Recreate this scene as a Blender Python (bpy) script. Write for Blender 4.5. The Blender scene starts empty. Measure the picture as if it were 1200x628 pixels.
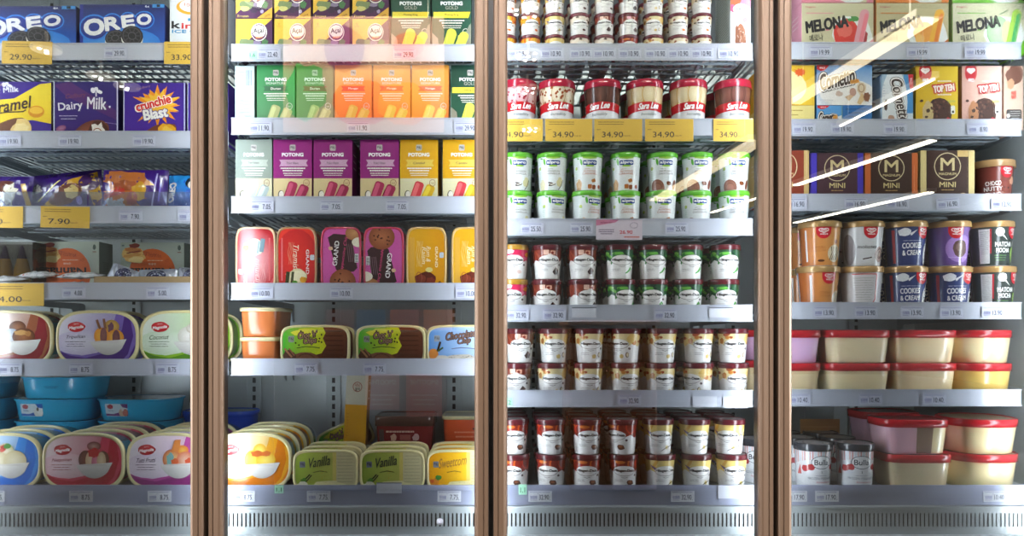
import bpy, bmesh, math, random
from mathutils import Vector, Matrix
from mathutils.geometry import tessellate_polygon
random.seed(7)
C = bpy.context.scene.collection
PI = math.pi
# ---------------------------------------------------------------- camera numbers (image 1200 x 628)
F, CX, CY, D, ZC = 856.0, 577.0, 385.0, 2.0, 1.0
def X(px, Y): return (px - CX) / F * (Y + D)
def Z(py, Y): return ZC - (py - CY) / F * (Y + D)

def lin(c):
    c = c.lstrip('#')
    r = []
    for i in (0, 2, 4):
        v = int(c[i:i+2], 16) / 255
        r.append(v/12.92 if v <= .04045 else ((v+.055)/1.055)**2.4)
    return tuple(r)

# ---------------------------------------------------------------- materials
MATS = {}
def mat(name, rough=.5, metal=0, col=None, bump=0.0, scale=60, spec=.5, emit=None, coat=0, trans=0, sss=0, var=.06):
    """principled material; colour from the object's print (attribute 'Col') or a fixed colour, with a fine procedural mottling"""
    if name in MATS: return MATS[name]
    m = bpy.data.materials.new(name); m.use_nodes = True
    nt = m.node_tree; nt.nodes.clear(); N = nt.nodes.new; L = nt.links.new
    out = N('ShaderNodeOutputMaterial')
    if emit:
        e = N('ShaderNodeEmission'); e.inputs[0].default_value = (*lin(col), 1); e.inputs[1].default_value = emit
        L(e.outputs[0], out.inputs[0]); MATS[name] = m; return m
    p = N('ShaderNodeBsdfPrincipled'); L(p.outputs[0], out.inputs[0])
    tc = N('ShaderNodeTexCoord'); nz = N('ShaderNodeTexNoise'); nz.inputs['Scale'].default_value = scale
    L(tc.outputs['Object'], nz.inputs['Vector'])
    mx = N('ShaderNodeMix'); mx.data_type = 'RGBA'; mx.blend_type = 'MULTIPLY'; mx.inputs[0].default_value = 1
    rp = N('ShaderNodeValToRGB'); L(nz.outputs[0], rp.inputs[0])
    rp.color_ramp.elements[0].color = (1-var, 1-var, 1-var, 1); rp.color_ramp.elements[1].color = (1, 1, 1, 1)
    if col: mx.inputs[6].default_value = (*lin(col), 1)
    else:
        a = N('ShaderNodeAttribute'); a.attribute_name = 'Col'; L(a.outputs['Color'], mx.inputs[6])
    L(rp.outputs[0], mx.inputs[7]); L(mx.outputs[2], p.inputs['Base Color'])
    p.inputs['Roughness'].default_value = rough; p.inputs['Metallic'].default_value = metal
    p.inputs['Specular IOR Level'].default_value = spec
    if coat: p.inputs['Coat Weight'].default_value = coat; p.inputs['Coat Roughness'].default_value = .08
    if sss:
        p.inputs['Subsurface Weight'].default_value = sss; p.inputs['Subsurface Radius'].default_value = (.02, .015, .01)
    if bump:
        b = N('ShaderNodeBump'); b.inputs['Strength'].default_value = bump; b.inputs['Distance'].default_value = .002
        L(nz.outputs[0], b.inputs['Height']); L(b.outputs[0], p.inputs['Normal'])
    MATS[name] = m
    return m
CARD = mat('printed card', .5, bump=.05, scale=300, spec=.25)
PLAS = mat('printed plastic', .22, bump=.03, scale=120, coat=.3)
FILM = mat('printed film wrapper', .2, bump=.6, scale=45, coat=.6)
PAPER = mat('price tag paper', .6, bump=.05, scale=400)
SEMI = mat('milky tub plastic', .25, bump=.02, scale=90, coat=.4, sss=.25)
def clear_mat(name, tint, refl_ior=1.5, haze=0.0, hazecol='dfe6ff', rough=.0, boost=1.0):
    """thin clear sheet: mostly lets light through, mirrors by the Fresnel law, optional milky film"""
    m = bpy.data.materials.new(name); m.use_nodes = True
    nt = m.node_tree; nt.nodes.clear(); N = nt.nodes.new; L = nt.links.new
    out = N('ShaderNodeOutputMaterial'); tr = N('ShaderNodeBsdfTransparent'); tr.inputs[0].default_value = (*lin(tint), 1)
    gl = N('ShaderNodeBsdfGlossy'); gl.inputs['Roughness'].default_value = rough
    fr = N('ShaderNodeFresnel'); fr.inputs[0].default_value = refl_ior
    mu = N('ShaderNodeMath'); mu.operation = 'MULTIPLY'; mu.inputs[1].default_value = boost; mu.use_clamp = True
    L(fr.outputs[0], mu.inputs[0])
    m1 = N('ShaderNodeMixShader'); L(mu.outputs[0], m1.inputs[0]); L(tr.outputs[0], m1.inputs[1]); L(gl.outputs[0], m1.inputs[2])
    if haze:
        df = N('ShaderNodeBsdfDiffuse'); df.inputs[0].default_value = (*lin(hazecol), 1)
        nz = N('ShaderNodeTexNoise'); nz.inputs['Scale'].default_value = 2.5; tc = N('ShaderNodeTexCoord'); L(tc.outputs['Object'], nz.inputs['Vector'])
        ml = N('ShaderNodeMath'); ml.operation = 'MULTIPLY'; ml.inputs[1].default_value = 2*haze; L(nz.outputs[0], ml.inputs[0])
        m2 = N('ShaderNodeMixShader'); L(ml.outputs[0], m2.inputs[0])
        L(m1.outputs[0], m2.inputs[1]); L(df.outputs[0], m2.inputs[2]); L(m2.outputs[0], out.inputs[0])
    else: L(m1.outputs[0], out.inputs[0])
    return m

# ---------------------------------------------------------------- mesh builder
class MB:
    def __init__(s): s.v = []; s.f = []; s.c = []; s.m = []; s.s = []; s.n = {}
    def face(s, pts, cols, mi=0, smooth=False, nrm=None):
        if nrm: s.n[len(s.f)] = nrm
        b = len(s.v); s.v.extend(tuple(p) for p in pts); s.f.append(tuple(range(b, b+len(pts))))
        s.c.append(cols); s.m.append(mi); s.s.append(smooth)
    def mesh(s, verts, faces, col, mi=0, smooth=False):
        b = len(s.v); s.v.extend(tuple(p) for p in verts)
        for f in faces:
            s.f.append(tuple(b+i for i in f)); s.c.append([col]*len(f)); s.m.append(mi); s.s.append(smooth)
    def box(s, x0, x1, y0, y1, z0, z1, col, mi=0, bev=0, skip=''):
        if bev:
            bm = bmesh.new(); bmesh.ops.create_cube(bm, size=1)
            for v in bm.verts:
                v.co = Vector(((x0+x1)/2+v.co.x*(x1-x0), (y0+y1)/2+v.co.y*(y1-y0), (z0+z1)/2+v.co.z*(z1-z0)))
            bmesh.ops.bevel(bm, geom=bm.edges[:], offset=bev, segments=2, affect='EDGES', profile=.5)
            s.bm(bm, col, mi); return
        V = [(x0,y0,z0),(x1,y0,z0),(x1,y1,z0),(x0,y1,z0),(x0,y0,z1),(x1,y0,z1),(x1,y1,z1),(x0,y1,z1)]
        s.mesh(V, [(0,3,2,1),(4,5,6,7),(0,1,5,4),(1,2,6,5),(2,3,7,6),(3,0,4,7)], col, mi)
    def bm(s, bm, col, mi=0, smooth=False):
        bm.verts.ensure_lookup_table(); bm.verts.index_update()
        s.mesh([v.co[:] for v in bm.verts], [[v.index for v in f.verts] for f in bm.faces], col, mi, smooth); bm.free()
    def rings(s, rings, cols, mi=0, smooth=True, cap0=None, cap1=None):
        """rings: lists of equal length of points, joined in order; cols: a colour for each band"""
        b = len(s.v); n = len(rings[0])
        for r in rings: s.v.extend(tuple(p) for p in r)
        for k in range(len(rings)-1):
            c = cols[k] if isinstance(cols, list) else cols
            for i in range(n):
                j = (i+1) % n
                s.f.append((b+k*n+i, b+k*n+j, b+(k+1)*n+j, b+(k+1)*n+i)); s.c.append([c]*4); s.m.append(mi); s.s.append(smooth)
        if cap0: s.face(list(reversed(rings[0])), [cap0]*n, mi)
        if cap1: s.face(rings[-1], [cap1]*n, mi)
    def lathe(s, prof, cols, n=32, mi=0, cap0=None, cap1=None, smooth=True, a0=0, cx=0, cy=0):
        R = [[(cx+r*math.sin(a0+2*PI*i/n), cy-r*math.cos(a0+2*PI*i/n), z) for i in range(n)] for r, z in prof]
        s.rings(R, cols, mi, smooth, cap0, cap1)
    def tube(s, pts, r, col, mi=0, n=8, closed=False):
        pts = [Vector(p) for p in pts]; R = []
        for i, p in enumerate(pts):
            a = pts[i-1] if (i or closed) else p; b = pts[(i+1) % len(pts)] if (i < len(pts)-1 or closed) else p
            d = (b-a).normalized(); u = d.cross(Vector((0,0,1)) if abs(d.z) < .9 else Vector((0,1,0))).normalized(); w = d.cross(u)
            R.append([tuple(p+r*(math.cos(2*PI*k/n)*u+math.sin(2*PI*k/n)*w)) for k in range(n)])
        if closed: R.append(R[0])
        s.rings(R, col, mi, True, None if closed else col, None if closed else col)
    def build(s, name, mats, parent=None, loc=(0,0,0), rz=0, rx=0, auto=None):
        me = bpy.data.meshes.new(name); me.from_pydata(s.v, [], s.f)
        for m in (mats if isinstance(mats, list) else [mats]): me.materials.append(m)
        me.polygons.foreach_set('material_index', s.m); me.polygons.foreach_set('use_smooth', s.s)
        at = me.color_attributes.new('Col', 'FLOAT_COLOR', 'CORNER')
        flat = []
        for cs in s.c:
            for c in cs: flat.extend((c[0], c[1], c[2], 1.0))
        at.data.foreach_set('color', flat); me.update()
        if s.n:
            ln = [(0,0,0)]*len(me.loops)
            for fi, ns in s.n.items():
                st = me.polygons[fi].loop_start
                for k, v in enumerate(ns): ln[st+k] = v
            me.normals_split_custom_set(ln)
        o = bpy.data.objects.new(name, me); C.objects.link(o); o.parent = parent
        o.location = loc; o.rotation_euler = (rx, 0, rz)
        return o
def empty(name, loc=(0,0,0), rz=0):
    o = bpy.data.objects.new(name, None); C.objects.link(o); o.location = loc; o.rotation_euler = (0,0,rz); o.empty_display_size = .02
    return o
def tag(o, label=None, cat=None, group=None, kind=None):
    if label: o['label'] = label
    if cat: o['category'] = cat
    if group: o['group'] = group
    if kind: o['kind'] = kind
    return o
PROTO = {}
def place(key, make, loc, rz, label, cat, group, scale=None, rx=0, ry=0):
    """first use moves the thing itself, later uses copy it with its parts and sub-parts"""
    if key not in PROTO: PROTO[key] = r = make()
    else:
        src = PROTO[key]; r = src.copy(); C.objects.link(r)
        for ch in list(src.children):
            c = ch.copy(); C.objects.link(c); c.parent = r
            for g in list(ch.children):
                d = g.copy(); C.objects.link(d); d.parent = c
    r.location = loc; r.rotation_euler = (rx, ry, rz)
    if scale: r.scale = scale
    tag(r, label, cat, group); return r

# ---------------------------------------------------------------- flat print: coloured shapes laid on a surface in thin layers
TXT = {}
def text_geo(s, bold):
    k = (s, bold)
    if k in TXT: return TXT[k]
    cu = bpy.data.curves.new('t', 'FONT'); cu.body = s; cu.size = 1; cu.offset = bold; cu.resolution_u = 3
    ob = bpy.data.objects.new('t', cu); C.objects.link(ob)
    dg = bpy.context.evaluated_depsgraph_get(); dg.update()
    me = ob.evaluated_get(dg).to_mesh(); me.calc_loop_triangles()
    V = [(v.co.x, v.co.y) for v in me.vertices]; T = [tuple(t.vertices) for t in me.loop_triangles]
    ob.evaluated_get(dg).to_mesh_clear(); bpy.data.objects.remove(ob); bpy.data.curves.remove(cu)
    if not V: V = [(0,0),(1,0),(0,1)]; T = []
    x0 = min(v[0] for v in V); x1 = max(v[0] for v in V); y0 = min(v[1] for v in V); y1 = max(v[1] for v in V)
    TXT[k] = r = ([((x-x0)/(x1-x0)-.5, (y-y0)/(y1-y0)-.5) for x, y in V], T)
    return r
def cutpoly(pts, cols, nx, ny, d):
    """keep the side nx*x+ny*y <= d"""
    o = []; oc = []; n = len(pts)
    for i in range(n):
        p = pts[i]; q = pts[(i+1) % n]; a = nx*p[0]+ny*p[1]-d; b = nx*q[0]+ny*q[1]-d
        if a <= 0: o.append(p); oc.append(cols[i])
        if (a < 0 < b) or (b < 0 < a):
            t = a/(a-b); c, e = cols[i], cols[(i+1) % n]
            o.append((p[0]+t*(q[0]-p[0]), p[1]+t*(q[1]-p[1]))); oc.append(tuple(c[k]+t*(e[k]-c[k]) for k in range(3)))
    return (o, oc) if len(o) > 2 else (None, None)
class Art:
    def __init__(s, W, H, clip=None):
        s.W, s.H, s.t, s.lay = W, H, [], 0
        s.clip = clip if clip else [(0,0),(W,0),(W,H),(0,H)]
    def _col(s, c, p):
        if isinstance(c, str): return lin(c)
        a, b, ax = c[:3]; t = (p[1]/s.H if ax == 'v' else p[0]/s.W)
        if len(c) > 3: t = (t-c[3])/(c[4]-c[3])
        t = max(0, min(1, t)); a, b = lin(a), lin(b)
        return tuple(a[k]+t*(b[k]-a[k]) for k in range(3))
    def add(s, pts, c, same=False):
        """pts in metres"""
        if same != 2: s.lay += .05 if same else 1
        if len(pts) == 3: tris = [(0,1,2)]
        else: tris = tessellate_polygon([[Vector((p[0], p[1], 0)) for p in pts]])
        for t in tris:
            P = [pts[i] for i in t]
            ar = (P[1][0]-P[0][0])*(P[2][1]-P[0][1])-(P[2][0]-P[0][0])*(P[1][1]-P[0][1])
            if abs(ar) < 1e-12: continue
            if ar < 0: P.reverse()
            s.t.append((P, [s._col(c, p) for p in P], s.lay))
    def poly(s, pts, c, same=False): s.add([(x*s.W, y*s.H) for x, y in pts], c, same)
    def rect(s, x0, y0, x1, y1, c, same=False, rot=0):
        if rot:
            cx, cy = (x0+x1)/2*s.W, (y0+y1)/2*s.H; w, h = (x1-x0)/2*s.W, (y1-y0)/2*s.H; r = math.radians(rot)
            s.add([(cx+a*w*math.cos(r)-b*h*math.sin(r), cy+a*w*math.sin(r)+b*h*math.cos(r)) for a, b in ((-1,-1),(1,-1),(1,1),(-1,1))], c, same)
        else: s.poly([(x0,y0),(x1,y0),(x1,y1),(x0,y1)], c, same)
    def rrect(s, cx, cy, w, h, r, c, same=False, rot=0):
        """centre and size in fractions, r in fraction of H"""
        W, H, R = w*s.W/2, h*s.H/2, r*s.H; P = []; a0 = math.radians(rot)
        for k, (sx, sy) in enumerate(((1,1),(-1,1),(-1,-1),(1,-1))):
            for i in range(5):
                a = k*PI/2+i*PI/8; x, y = sx*(W-R)+R*math.cos(a), sy*(H-R)+R*math.sin(a)
                P.append((cx*s.W+x*math.cos(a0)-y*math.sin(a0), cy*s.H+x*math.sin(a0)+y*math.cos(a0)))
        s.add(P, c, same)
    def ell(s, cx, cy, rx, ry, c, rot=0, same=False, n=20, c2=None):
        """radii in fractions of W and H; c2 = colour at the middle"""
        a0 = math.radians(rot); P = []
        for i in range(n):
            a = 2*PI*i/n; x, y = rx*s.W*math.cos(a), ry*s.H*math.sin(a)
            P.append((cx*s.W+x*math.cos(a0)-y*math.sin(a0), cy*s.H+x*math.sin(a0)+y*math.cos(a0)))
        if c2:
            s.lay += 0 if same else 1; m = (cx*s.W, cy*s.H)
            for i in range(n): s.t.append(([m, P[i], P[(i+1) % n]], [lin(c2), lin(c), lin(c)], s.lay))
        else: s.add(P, c, same)
    def ring(s, cx, cy, rx, ry, c, th=.012, rot=0, a0=0, a1=360, n=28, same=False):
        """outline of an ellipse, th in metres-fraction of H"""
        if not same: s.lay += 1
        r0 = math.radians(rot); T = th*s.H
        def pt(a, e):
            x, y = (rx*s.W+e)*math.cos(a), (ry*s.H+e)*math.sin(a)
            return (cx*s.W+x*math.cos(r0)-y*math.sin(r0), cy*s.H+x*math.sin(r0)+y*math.cos(r0))
        for i in range(n):
            a = math.radians(a0+(a1-a0)*i/n); b = math.radians(a0+(a1-a0)*(i+1)/n)
            P = [pt(a,-T/2), pt(a,T/2), pt(b,T/2), pt(b,-T/2)]
            s.t.append((P, [s._col(c, p) for p in P], s.lay))
    def blob(s, cx, cy, rx, ry, c, seed=1, n=16, amp=.18, same=False, rot=0):
        rn = random.Random(seed); P = []; a0 = math.radians(rot)
        for i in range(n):
            a = 2*PI*i/n; k = 1+amp*(rn.random()*2-1); x, y = rx*s.W*math.cos(a)*k, ry*s.H*math.sin(a)*k
            P.append((cx*s.W+x*math.cos(a0)-y*math.sin(a0), cy*s.H+x*math.sin(a0)+y*math.cos(a0)))
        s.add(P, c, same)
    def star(s, cx, cy, rx, ry, c, n=14, inner=.55, seed=1, same=False):
        rn = random.Random(seed); P = []
        for i in range(2*n):
            k = (inner if i % 2 else .8+.3*rn.random()); a = PI*i/n
            P.append((cx*s.W+rx*s.W*k*math.cos(a), cy*s.H+ry*s.H*k*math.sin(a)))
        s.add(P, c, same)
    def line(s, pts, c, th=.01, same=False):
        """polyline in fractions, th in fraction of H"""
        if not same: s.lay += 1
        P = [Vector((x*s.W, y*s.H)) for x, y in pts]; T = th*s.H/2
        for a, b in zip(P, P[1:]):
            d = (b-a).normalized() if (b-a).length else Vector((1,0)); n = Vector((-d.y, d.x))*T; e = d*T*.4
            s.add([tuple(a-n-e), tuple(b-n+e), tuple(b+n+e), tuple(a+n-e)], c, True)
    def text(s, t, cx, cy, w, h, c, rot=0, shear=0, bold=0.0, same=False, flip=False, arc=0):
        """lettering; bold thickens the strokes by laying shifted copies over each other"""
        if not same: s.lay += 1
        V, T = text_geo(t, 0.0); r = math.radians(rot+(180 if flip else 0))
        e = bold*1.15*h*s.H
        if bold: w = max(w-2*e/s.W*.7, w*.6); h = max(h-2*e/s.H*.7, h*.6)
        n = 0 if not bold else (4 if bold < .032 else 8)
        for dx, dy in [(0, 0)]+[(e*math.cos(2*PI*(i+.5)/n), e*math.sin(2*PI*(i+.5)/n)) for i in range(n)]:
            P = []
            for x, y in V:
                X_, Y_ = x*w*s.W+shear*y*h*s.H+dx, y*h*s.H+arc*s.H*(.25-x*x)+dy
                P.append((cx*s.W+X_*math.cos(r)-Y_*math.sin(r), cy*s.H+X_*math.sin(r)+Y_*math.cos(r)))
            s.lay += .12
            for q in T:
                p = [P[i] for i in q]; s.t.append((p, [s._col(c, z) for z in p], s.lay))
    def micro(s, x0, x1, y, c, rows=1, gap=.03, th=.01, seed=1, same=False, center=True):
        """rows of tiny unreadable print"""
        if not same: s.lay += 1
        rn = random.Random(seed)
        for k in range(rows):
            a, b = x0, x1
            if center: q = rn.random()*.15*(x1-x0); a += q; b -= q
            x = a
            while x < b:
                l = min((.02+.05*rn.random()), b-x); s.rect(x, y-k*gap-th/2, x+l*.85, y-k*gap+th/2, c, 2); x += l
    def bars(s, x0, y0, x1, y1, c, n=18, seed=3):
        s.lay += 1; rn = random.Random(seed)
        for i in range(n):
            a = x0+(x1-x0)*i/n; s.rect(a, y0, a+(x1-x0)/n*(.3+.5*rn.random()), y1, c, 2)
    def emit(s, mb, mp, mi=0, cu=(), cv=(), smooth=False, step=.00010, nf=None):
        cl = s.clip; n = len(cl); planes = []
        for i in range(n):
            (ax, ay), (bx, by) = cl[i], cl[(i+1) % n]; nx, ny = by-ay, -(bx-ax); l = math.hypot(nx, ny)
            if l < 1e-9: continue
            planes.append((nx/l, ny/l, (nx*ax+ny*ay)/l))
        for P, Cc, lay in s.t:
            p, c = P, Cc
            for nx, ny, d in planes:
                if all(nx*q[0]+ny*q[1] <= d+1e-9 for q in p): continue
                p, c = cutpoly(p, c, nx, ny, d)
                if p is None: break
            if p is None: continue
            todo = [(p, c)]
            for k, cuts in ((0, cu), (1, cv)):
                nxt = []
                for p, c in todo:
                    lo = min(q[k] for q in p); hi = max(q[k] for q in p)
                    for cc in cuts:
                        if lo < cc-1e-7 and cc+1e-7 < hi:
                            a = (1, 0) if k == 0 else (0, 1)
                            p1, c1 = cutpoly(p, c, a[0], a[1], cc)
                            if p1: nxt.append((p1, c1))
                            p, c = cutpoly(p, c, -a[0], -a[1], -cc)
                            if p is None: break
                            lo = cc
                    if p: nxt.append((p, c))
                todo = nxt
            for p, c in todo: mb.face([mp(q[0], q[1], (lay+1)*step) for q in p], c, mi, bool(nf), [nf(q[0]) for q in p] if nf else None)
# ---------------------------------------------------------------- package shapes
def sup(a, b, e, n=44):
    P = []
    for i in range(n):
        t = 2*PI*(i+.5)/n; c, s_ = math.cos(t), math.sin(t)
        P.append((a*math.copysign(abs(c)**(2/e), c), b*math.copysign(abs(s_)**(2/e), s_)))
    return P
def make_box(name, W, H, dp, col, art, left=None, right=None, top=None, edge=None):
    """carton: origin at the middle of the front's lower edge"""
    def f():
        mb = MB(); mb.box(-W/2, W/2, 0, dp, 0, H, lin(col), 0, .0012)
        a = Art(W-.001, H-.001); art(a); a.emit(mb, lambda u, v, o: (u-W/2+.0005, -o, v+.0005))
        if left:
            a = Art(dp-.002, H-.002); left(a); a.emit(mb, lambda u, v, o: (-W/2-o, dp-.001-u, v+.001))
        if right:
            a = Art(dp-.002, H-.002); right(a); a.emit(mb, lambda u, v, o: (W/2+o, u+.001, v+.001))
        if top: mb.box(-W/2+.001, W/2-.001, .001, dp-.001, H-.0003, H+.0003, lin(top))
        mb.box(-W/2+.004, W/2-.004, dp-.0002, dp+.0004, H*.48, H*.52, lin(edge or 'c9c4b8'))   # glued seam on the back
        return mb.build(name, CARD)
    return f
def make_round(name, rb, rt, H, lid_r, lid_h, bodycol, lidcol, art, mb_mat=None, lidmat=None, lidtop=None, lidart=None, fold=None):
    """round tub: origin on its axis at the base; children body and lid"""
    n = 36; da = 2*PI/n
    def f():
        root = empty(name); HB = H-lid_h*.72; R = (rb+rt)/2; W = R*2*PI*.62
        mb = MB(); bc = lin(bodycol)
        mb.lathe([(rb*.9, .003), (rb, .0), (rb+.0006, .002), (rb+(rt-rb)*.97, HB-.002), (rt, HB)], bc, n, 0, cap0=bc)
        a = Art(W, HB-.003); art(a)
        def mp(u, v, o):
            z = .002+v; r = rb+.0006+(rt-rb)*.97*(z-.002)/(HB-.004)+o; t = (u-W/2)/R/da; k = math.floor(t); q = t-k
            a1, a2 = k*da, (k+1)*da
            return (r*((1-q)*math.sin(a1)+q*math.sin(a2)), -r*((1-q)*math.cos(a1)+q*math.cos(a2)), z)
        a.emit(mb, mp, 0, cu=[W/2+k*da*R for k in range(-n//2, n//2+1)], nf=lambda u: (math.sin((u-W/2)/R), -math.cos((u-W/2)/R), -.03))
        mb.build('body', mb_mat or PLAS, root)
        lb = MB(); lc = lin(lidcol); lt = lin(lidtop or lidcol); z0 = H-lid_h
        lb.lathe([(rt+.0003, z0+.002), (lid_r-.001, z0), (lid_r, z0+.001), (lid_r-.0006, H-.0018), (lid_r-.002, H), (lid_r-.0045, H), (lid_r-.0058, H-.0022)],
                 lc, n, 0, cap1=lt)
        lb.lathe([(lid_r*.55, H-.0021), (lid_r*.5, H-.0018)], lc, n, 0, cap1=lt)
        lb.build('lid', lidmat or mb_mat or PLAS, root)
        return root
    return f
def make_lid_front(name, W, H, dp, e, rim, rimcol, bodycol, art, body_mat=None):
    """tub stood on its side, lid towards the viewer: origin at the middle of the lower edge of the lid's front"""
    def f():
        root = empty(name); zc = H/2
        def R(a, b, y): return [(x, y, zc+z) for x, z in sup(a, b, e)]
        rc = lin(rimcol); bc = lin(bodycol)
        mb = MB()
        rg = [R(W/2-.007, H/2-.007, .0025), R(W/2-rim, H/2-rim, .0012), R(W/2-rim*.75, H/2-rim*.75, -.0006), R(W/2-.0015, H/2-.0015, 0), R(W/2, H/2, .0015), R(W/2, H/2, .010), R(W/2-.002, H/2-.002, .011)]
        mb.rings([rg[1], rg[2], rg[3], rg[4], rg[5], rg[6]], rc, 0, True)
        mb.face(R(W/2-rim*.9, H/2-rim*.9, .0014), [rc]*44)
        a = Art(W-2*rim, H-2*rim); q = sup((W-2*rim)/2, (H-2*rim)/2, e)
        a.clip = [(x+(W-2*rim)/2, z+(H-2*rim)/2) for x, z in q]; art(a)
        a.emit(mb, lambda u, v, o: (u-(W-2*rim)/2, .0012-o, v+rim))
        mb.build('lid', PLAS, root)
        bb = MB(); k = [(W/2-.003, H/2-.003, .0105), (W/2-.003, H/2-.003, .016), (W/2-.006, H/2-.006, .0165), (W/2-.012, H/2-.012, dp-.004), (W/2-.016, H/2-.016, dp)]
        bb.rings([R(*z) for z in k], bc, 0, True, cap0=bc, cap1=None); bb.face(R(*k[-1]), [bc]*44)
        bb.build('body', body_mat or PLAS, root)
        return root
    return f
def make_plan(name, W, dp, H, e, bodycol, lidcol, lid_h, taper=.9, art=None, lidtop=None, body_mat=None, rim=.004, flat=None, lidmat=None):
    """tub standing upright with an oval or squarish plan: origin at the middle of its base"""
    def f():
        root = empty(name); bc = lin(bodycol); lc = lin(lidcol)
        def R(k, z, add=0): return [(x, y, z) for x, y in sup(W/2*k-rim+add, dp/2*k-rim+add, e)]
        zt = H-lid_h*.8
        mb = MB(); mb.rings([R(taper*.96, 0), R(taper, .003), R((taper+1)/2, zt/2), R(1, zt)], bc, 0, True, cap0=bc)
        if art:
            aw, ah = W*.9, zt-.006; a = Art(aw, ah); art(a); A = W/2-rim; B = dp/2-rim
            gx = [aw/2+A*t for t in [i/14 for i in range(-14, 15)]]
            def fy(x, k): return -B*k*(max(0, 1-min(1, abs(x/(A*k)))**e))**(1/e)
            def mp(u, v, o):
                z = v+.003; k = taper+(1-taper)*z/zt; return ((u-aw/2)*k, fy((u-aw/2)*k, k)-o*2-.0004, z)
            a.emit(mb, mp, 0, cu=gx, cv=[ah*i/4 for i in range(1, 4)])
        mb.build('body', body_mat or PLAS, root)
        lb = MB(); z0 = H-lid_h
        if flat:   # film-topped tub: a rolled rim and a flat grey film
            lb.rings([R(1, zt-.002), R(1, zt-.001, rim), R(1, H-.001, rim), R(1, H, rim*.5), R(1, H-.001, -.001)], lc, 0, True, cap1=lin(flat))
        else:
            lb.rings([R(1, z0+.001, .0004), R(1, z0, rim), R(1, H-.002, rim), R(1, H, rim-.002), R(1, H, rim-.006), R(1, H-.0025, rim-.008)], lc, 0, True, cap1=lin(lidtop or lidcol))
        lb.build('rim' if flat else 'lid', lidmat or PLAS, root)
        return root
    return f
def make_pouch(name, W, H, T, col, art, m=None, seed=1, crimp=.02):
    """pillow pack: origin at the middle of the lower edge"""
    def f():
        mb = MB(); rn = random.Random(seed); ph = [rn.random()*6 for _ in range(4)]
        def th(u, v):
            a = max(0, 1-abs(2*u/W-1)**3.2); b = max(0, 1-abs(2*v/H-1)**2.4)
            w = math.sin(u/W*19+ph[0])*math.sin(v/H*9+ph[1])*.0016+math.sin((u/W*31+v/H*14)+ph[2])*.0009
            return T/2*a*b+w*min(1, a*2)
        nu, nv = 18, 8; c = lin(col)
        def fr(u, v, o): return (u-W/2, -th(u, v)-o+math.sin(v/H*40)*.0002, v)
        def bk(u, v, o): return (u-W/2, th(u, v)*.7+.001, v)
        for i in range(nu):
            for j in range(nv):
                q = [(W*i/nu, H*j/nv), (W*(i+1)/nu, H*j/nv), (W*(i+1)/nu, H*(j+1)/nv), (W*i/nu, H*(j+1)/nv)]
                mb.mesh([fr(*p, 0) for p in q], [(0,1,2,3)], c, 0, True); mb.mesh([bk(*p, 0) for p in reversed(q)], [(0,1,2,3)], c, 0, True)
        a = Art(W, H); art(a); a.emit(mb, fr, 0, cu=[W*i/nu for i in range(1, nu)], cv=[H*j/nv for j in range(1, nv)], step=.00016)
        return mb.build(name, m or FILM)
    return f
# ---------------------------------------------------------------- print of each kind of package
def cookie(a, cx, cy, rx, ry, rot=-15):
    a.ell(cx, cy-.05, rx, ry*.98, 'f2efe6', rot); a.ell(cx, cy, rx, ry, '1d1b1f', rot); a.ring(cx, cy, rx*.82, ry*.82, '4a474c', .02, rot); a.ring(cx, cy, rx*.35, ry*.35, '55525a', .015, rot, same=True)
    for k in range(10):
        t = k*.628; a.line([(cx+rx*.45*math.cos(t), cy+ry*.45*math.sin(t)), (cx+rx*.72*math.cos(t), cy+ry*.72*math.sin(t))], '4a474c', .014, k > 0)
def art_oreo(a):
    a.rect(0,0,1,1,('2464c8','0a1760','v',.0,.75)); a.ell(.45,.25,.5,.3,'2a7fdc',c2='55a8f0',same=False); a.rect(0,.0,.04,1,('1a2f9a','142a90','v'))
    for t, x, y, w, h in (('O',.17,.55,.25,.34),('R',.385,.62,.18,.28),('E',.57,.665,.15,.25),('O',.76,.70,.17,.23)):
        a.ell(x,y-.01,w*.72,h*.78,'2c86e8'); 
    for t, x, y, w, h in (('O',.17,.55,.25,.34),('R',.385,.62,.18,.28),('E',.57,.665,.15,.25),('O',.76,.70,.17,.23)):
        a.ell(x,y-.01,w*.64,h*.68,'0d2f8e', same=(x > .2))
    for t, x, y, w, h in (('O',.17,.55,.24,.33),('R',.385,.62,.18,.27),('E',.57,.665,.15,.24),('O',.76,.70,.17,.22)):
        a.text(t,x,y,w,h,'f4f4f6',rot=7,bold=.06)
    cookie(a,.42,.33,.12,.16,10); cookie(a,.62,.37,.13,.2,-20)
    a.rect(.86,.93,1,1,'3d8fd6'); a.text('6x',.80,.955,.05,.045,'e8eef8',bold=.02); a.rect(.91,.94,.95,.99,'1a1a1a')
def side_oreo(a):
    a.rect(0,0,1,1,('14256f','101c60','v')); a.text('OREO',.5,.5,1.6,.1,'e8e8f0',rot=90)
def art_kinder(a):
    a.rect(0,0,1,1,'e9eef2'); a.ell(.42,.72,.3,.12,'f0b030'); a.ell(.42,.74,.24,.1,'f6f2ee'); a.text('100ml',.42,.74,.3,.05,'d8654a',rot=-8)
    a.text('k',.115,.45,.16,.11,'15131a',bold=.05); a.text('inder',.56,.435,.68,.09,'e23a2e',bold=.05); a.rect(.34,.52,.62,.56,'2f9bd6',rot=8); a.text('ICE CREAM',.52,.35,.95,.05,'2f8fc8',bold=.05)
    a.blob(.62,.14,.3,.1,'8a4a26',3); a.rect(0,.0,1,.04,'c8dcea')
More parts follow.
